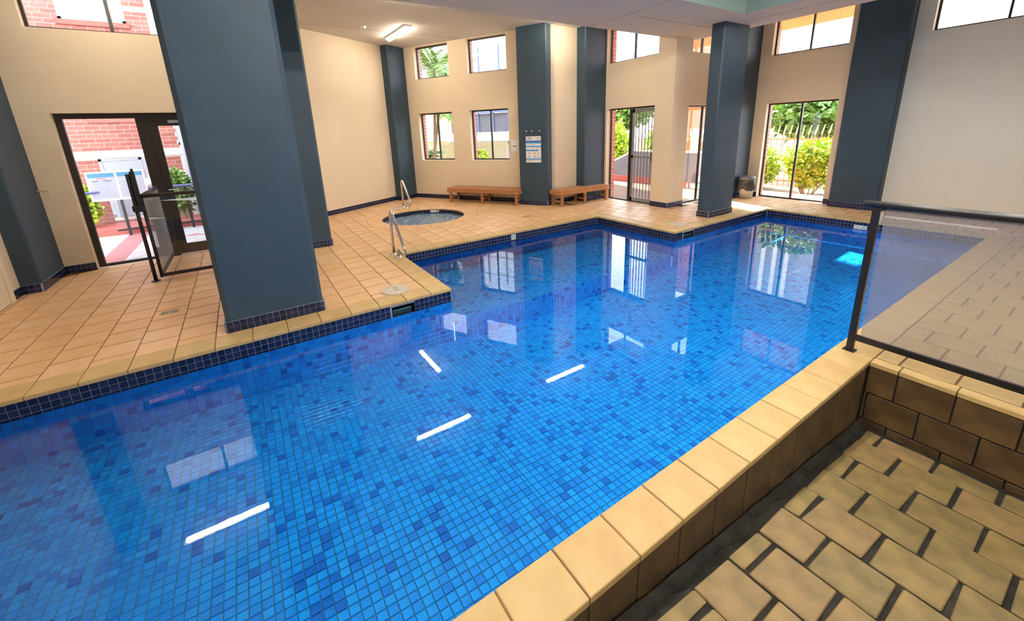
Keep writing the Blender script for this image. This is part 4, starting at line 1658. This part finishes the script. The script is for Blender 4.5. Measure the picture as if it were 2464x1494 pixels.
# ------------------------------------------------------------------ outside: planting
def leaves(mb, c, rad, n, size, flat_=.0, seed=0, mi=1):
    rnd = random.Random(seed)
    for _ in range(n):
        while True:
            p = Vector((rnd.uniform(-1, 1), rnd.uniform(-1, 1), rnd.uniform(-1, 1)))
            if .25 < p.length < 1:
                break
        lump = .82+.18*math.sin(p.x*7+seed)*math.sin(p.y*6+p.z*5)
        p = Vector((p.x*rad[0], p.y*rad[1], p.z*rad[2]))*lump+Vector(c)
        u = Vector((rnd.gauss(0, 1), rnd.gauss(0, 1), rnd.gauss(0, .7))).normalized()
        v = u.orthogonal().normalized()
        v = (Matrix.Rotation(rnd.uniform(0, 6.28), 3, u) @ v)
        s = size*rnd.uniform(.6, 1.3)
        w = s*.42
        q = p+u*s*.5+v.cross(u)*s*.08
        mb.raw([p, q+v*w, p+u*s, q-v*w], [(0, 1, 2, 3)])


def bush(x, y, z, rad, n, size, matn, label, group, seed, stems=9, name='garden_bush'):
    t = thing(name, (x, y, z), label, 'bush', group)
    mb = MB()
    leaves(mb, (x, y, z+rad[2]*1.05), rad, n, size, seed=seed)
    f = build('foliage', mb, matn, t)
    f['kind'] = 'stuff'
    rnd = random.Random(seed)
    sm = MB()
    for k in range(stems):
        a = rnd.uniform(0, 6.28)
        e = Vector((x+rad[0]*.7*math.cos(a), y+rad[1]*.7*math.sin(a), z+rad[2]*rnd.uniform(1.0, 1.5)))
        sm.tube([(x+.12*math.cos(a), y+.12*math.sin(a), z), (e+Vector((x, y, z)))*.5+Vector((0, 0, -.1)), e], [.016, .012, .006], 5)
    build('stem', sm, 'trunk', t)
    return t


GB = 'lime bushes beyond the doors'
bush(-6.05, 12.05, -.14, (.75, .6, .62), 2600, .10, 'leaf_lime', 'lime bush filling the left pane of the garden door', GB, 1)
bush(-4.62, 11.9, -.14, (.75, .6, .72), 2800, .10, 'leaf_lime', 'taller lime bush filling the right pane of the garden door', GB, 2)
bush(-10.9, 11.6, -.14, (.75, .6, 1.05), 3000, .11, 'leaf_lime', 'lime bush seen through the open pane of the sliding door', GB, 3)
bush(-9.3, 12.2, -.14, (.80, .6, .95), 2600, .11, 'leaf_lime', 'lime bush behind the barred screen leaf', GB, 4)
bush(-11.3, -2.75, .12, (.28, .3, .45), 700, .10, 'leaf_lime', 'small shrub left of the notice board', 'entry shrubs', 5, 5)
bush(-11.25, -1.22, .125, (.26, .32, .55), 800, .10, 'leaf_green', 'small shrub behind the globe lamp', 'entry shrubs', 6, 5)
bush(-11.3, -.50, .12, (.25, .3, .45), 700, .10, 'leaf_green', 'small shrub beside the brick pier', 'entry shrubs', 8, 5)


def tree(x, y, h, rad, n, size, matn, label, seed):
    t = thing('garden_tree', (x, y, -.14), label, 'tree', 'garden trees')
    mb = MB()
    leaves(mb, (x, y, h), rad, n, size, seed=seed)
    f = build('crown', mb, matn, t)
    f['kind'] = 'stuff'
    tm_ = MB()
    tm_.tube([(x, y, -.14), (x+.1, y, h*.45), (x, y, h)], [.16, .12, .05], 8)
    rnd = random.Random(seed)
    for k in range(6):
        a = rnd.uniform(0, 6.28)
        tm_.tube([(x+.06, y, h*.5), (x+rad[0]*.4*math.cos(a), y+rad[1]*.4*math.sin(a), h*.85), (x+rad[0]*.8*math.cos(a), y+rad[1]*.8*math.sin(a), h*1.05)], [.06, .04, .02], 6)
    build('trunk', tm_, 'trunk', t)


tree(-6.6, 17.0, 1.9, (1.9, 1.6, .95), 3800, .24, 'leaf_green', 'leafy tree behind the spiked fence in the right pane', 11)
tree(-9.4, 18.5, 2.1, (1.6, 1.6, .85), 2600, .24, 'leaf_lime', 'leafy tree behind the spiked fence in the left pane', 12)
tree(-16.5, 18.0, 2.4, (2.2, 1.8, 1.0), 2600, .26, 'leaf_green', 'distant tree above the bush through the sliding door', 13)

# spiked fence beyond the lime bushes
sf_ = thing('spiked_fence', (-5.6, 12.9, 0), 'rust coloured fence with pale outward bent spikes', 'fence')
build('rail', MB().box(-11.0, -3.9, 12.98, 13.02, 1.16, 1.20), 'fence_rust', sf_)
build('rail', MB().box(-11.0, -3.9, 12.98, 13.02, .0, .04), 'fence_rust', sf_)
for k in range(46):
    x = -10.95+k*.155
    pk = build('picket', MB().tube([(x, 13.0, -.14), (x, 13.0, 1.32)], .012, 6), 'fence_rust', sf_)
    build('spike', MB().tube([(x, 13.0, 1.32), (x+.10, 12.86, 1.54)], [.022, .014], 6), 'fence_paint', pk)
# orange rendered building seen through the side door
ob = thing('orange_building', (-8.75, 14.2, 0), 'orange rendered building wall seen through the side door', 'building')
build('wall', MB().box(-9.7, -7.75, 14.0, 15.0, -.3, 4.6), 'orange_render', ob)
w = build('window', MB().box(-9.35, -9.05, 13.97, 14.0, .55, 1.45), 'pale_facade', ob)
build('window_frame', MB().box(-9.39, -9.35, 13.96, 14.0, .5, 1.5).box(-9.05, -9.01, 13.96, 14.0, .5, 1.5).box(-9.39, -9.01, 13.96, 14.0, 1.45, 1.5).box(-9.39, -9.01, 13.96, 14.0, .5, .55), 'fence_paint', w)
# grey tower in the left pane of the garden door
gt = thing('grey_tower', (-9.0, 24, 0), 'pale grey tower block behind the trees', 'building')
build('wall', MB().box(-12.2, -9.2, 24, 27, -.3, 12), 'shutter', gt)
build('orange_panel', MB().box(-11.9, -11.5, 23.95, 24, 2, 6), 'garage_orange', gt)
for k in range(3):
    build('pilaster_strip', MB().box(-11.1+k*.6, -10.9+k*.6, 23.9, 24, 0, 12), 'pale_facade', gt)

# ------------------------------------------------------------------ outside: neighbouring house behind the rear windows


def NB(u_, d_, z=0):
    return B0+BU*u_+BN*d_+Vector((0, 0, z))


def nbox(u0, u1, d0, d1, z0, z1):
    return MB().obox(NB((u0+u1)/2, (d0+d1)/2, (z0+z1)/2), (BU, BN, ZV), ((u1-u0)/2, (d1-d0)/2, (z1-z0)/2))


nbh = thing('neighbour_house', NB(-6, 8), 'pale neighbouring house with dark screened balcony behind the rear windows', 'building')
build('facade', nbox(-16, .3, 7.6, 8.1, 2.5, 19), 'pale_facade', nbh)  # added height blocks sun from the rear windows; thin so side door stays sunlit
build('yellow_wall', nbox(-16, -3.7, 7.1, 7.6, -.3, 2.95), 'yellow_render', nbh)
build('white_wall', nbox(-3.7, .2, 7.0, 7.3, 1.28, 1.58), 'band_white', nbh)
build('lower_wall', nbox(-3.7, .2, 7.3, 7.6, -.3, 1.28), 'shutter', nbh)
build('balcony_slab', nbox(-3.7, .2, 7.2, 9, 1.55, 1.66), 'band_white', nbh)
for k in range(5):
    a = -3.6+k*.75
    build('screen_panel', nbox(a, a+.7, 7.25, 7.3, 1.66, 2.45), 'screen_dark', nbh)
    build('screen_post', nbox(a+.7, a+.75, 7.2, 7.3, 1.66, 2.5), 'rail_blue', nbh)
build('balcony_capping', nbox(-3.7, .2, 7.15, 7.3, 2.46, 2.54), 'rail_blue', nbh)
build('band', nbox(-5.0, -3.7, 6.9, 7.1, 1.32, 1.56), 'band_white', nbh)
build('garage_door', nbox(-4.02, -3.4, 7.0, 7.1, -.2, 1.14), 'garage_orange', nbh)
for k in range(4):
    build('facade_joint', nbox(-8, .2, 7.58, 7.6, 3.9+k*.9, 3.93+k*.9), 'shutter', nbh)
for k in range(3):
    build('facade_pipe', nbox(-3.2+k*1.0, -3.16+k*1.0, 7.54, 7.6, 2.6, 5.2), 'rail_blue', nbh)
nf = thing('garden_fence', NB(-2, 5.6), 'pale slatted garden fence beneath the screened balcony', 'fence')
build('rail', nbox(-3.1, .2, 5.58, 5.62, .55, .59), 'fence_tan', nf)
build('rail', nbox(-3.1, .2, 5.58, 5.62, 1.12, 1.16), 'fence_tan', nf)
for k in range(40):
    a = -3.08+k*.082
    build('slat', nbox(a, a+.045, 5.54, 5.58, -.1, 1.30), 'fence_tan', nf)
bush(*NB(-.55, 4.6)[:2], -.14, (.42, .42, .62), 1300, .16, 'leaf_lime', 'spiky shrub in front of the pale slatted fence', 'garden shrubs', 21)


def frond_mesh(L, seed):
    rnd = random.Random(seed)
    mb = MB()
    pts = []
    for k in range(9):
        f = k/8
        pts.append(Vector((L*f*(1-.12*f), 0, L*(.42*f-.62*f*f))))
    mb.tube(pts, [.02*(1-.8*k/8) for k in range(9)], 5)
    for k in range(1, 46):
        f = k/46
        i = min(7, int(f*8))
        p = pts[i].lerp(pts[i+1], f*8-i)
        t_ = (pts[i+1]-pts[i]).normalized()
        ll = L*.34*(math.sin(math.pi*min(1, f*1.05+.08))**.6+.1)
        for sgn in (-1, 1):
            d_ = (t_*.55+Vector((0, sgn*.95, -.25+rnd.uniform(-.1, .1)))).normalized()
            e = p+d_*ll+Vector((0, 0, -.10*ll))
            m_ = p+d_*ll*.5
            w_ = t_*.016
            mb.raw([p-w_, m_-w_*1.3, e, m_+w_*1.3], [(0, 1, 2, 3)])
    return mb.mesh('frond', 'leaf_palm')


def palm(pos, h, L, n, label, seed, lean=(0, 0)):
    x, y = pos[0], pos[1]
    t = thing('palm_tree', (x, y, -.14), label, 'palm', 'palms outside the rear windows')
    top = Vector((x+lean[0], y+lean[1], h))
    build('trunk', MB().tube([(x, y, -.14), (Vector((x, y, 0))+top)*.5+Vector((lean[0]*.1, 0, 0)), top], [.065, .055, .05], 10), 'trunk', t, smooth=True)
    me = frond_mesh(L, seed)
    rnd = random.Random(seed)
    for k in range(n):
        o = link('frond', me, t)
        o.location = top-Vector((x, y, -.14))
        o.rotation_euler = (rnd.uniform(-.2, .2), -rnd.uniform(-.35, .9), 2*math.pi*k/n+rnd.uniform(-.2, .2))
        s = rnd.uniform(.8, 1.1)
        o.scale = (s, s, s)


p1 = NB(-1.75, 3.1)
palm(p1, 2.55, 1.5, 14, 'leaning palm with full crown in the upper spa corner window', 31, lean=(.5, .35))
p2 = NB(-1.95, 3.6)
palm(p2, 3.9, 1.7, 14, 'tall palm whose fronds fill the spa corner windows', 32, lean=(.3, .2))

p3 = NB(-2.75, 3.9)
palm(p3, .75, 1.0, 12, 'low palm with fronds at the left of the lower spa corner window', 33, lean=(.05, .05))

# ------------------------------------------------------------------ eaves
ev = MB()
ev.box(-7.3, XO-.26, YS+.26, 8.35, ZC+.06, ZC+.2).box(XO-.6, 3.3, YG+.26, 12.0, ZC+.06, ZC+.2)
tag(build('trim_3', ev, 'eave'), 'warm orange eave lining outside the high windows', kind='structure')
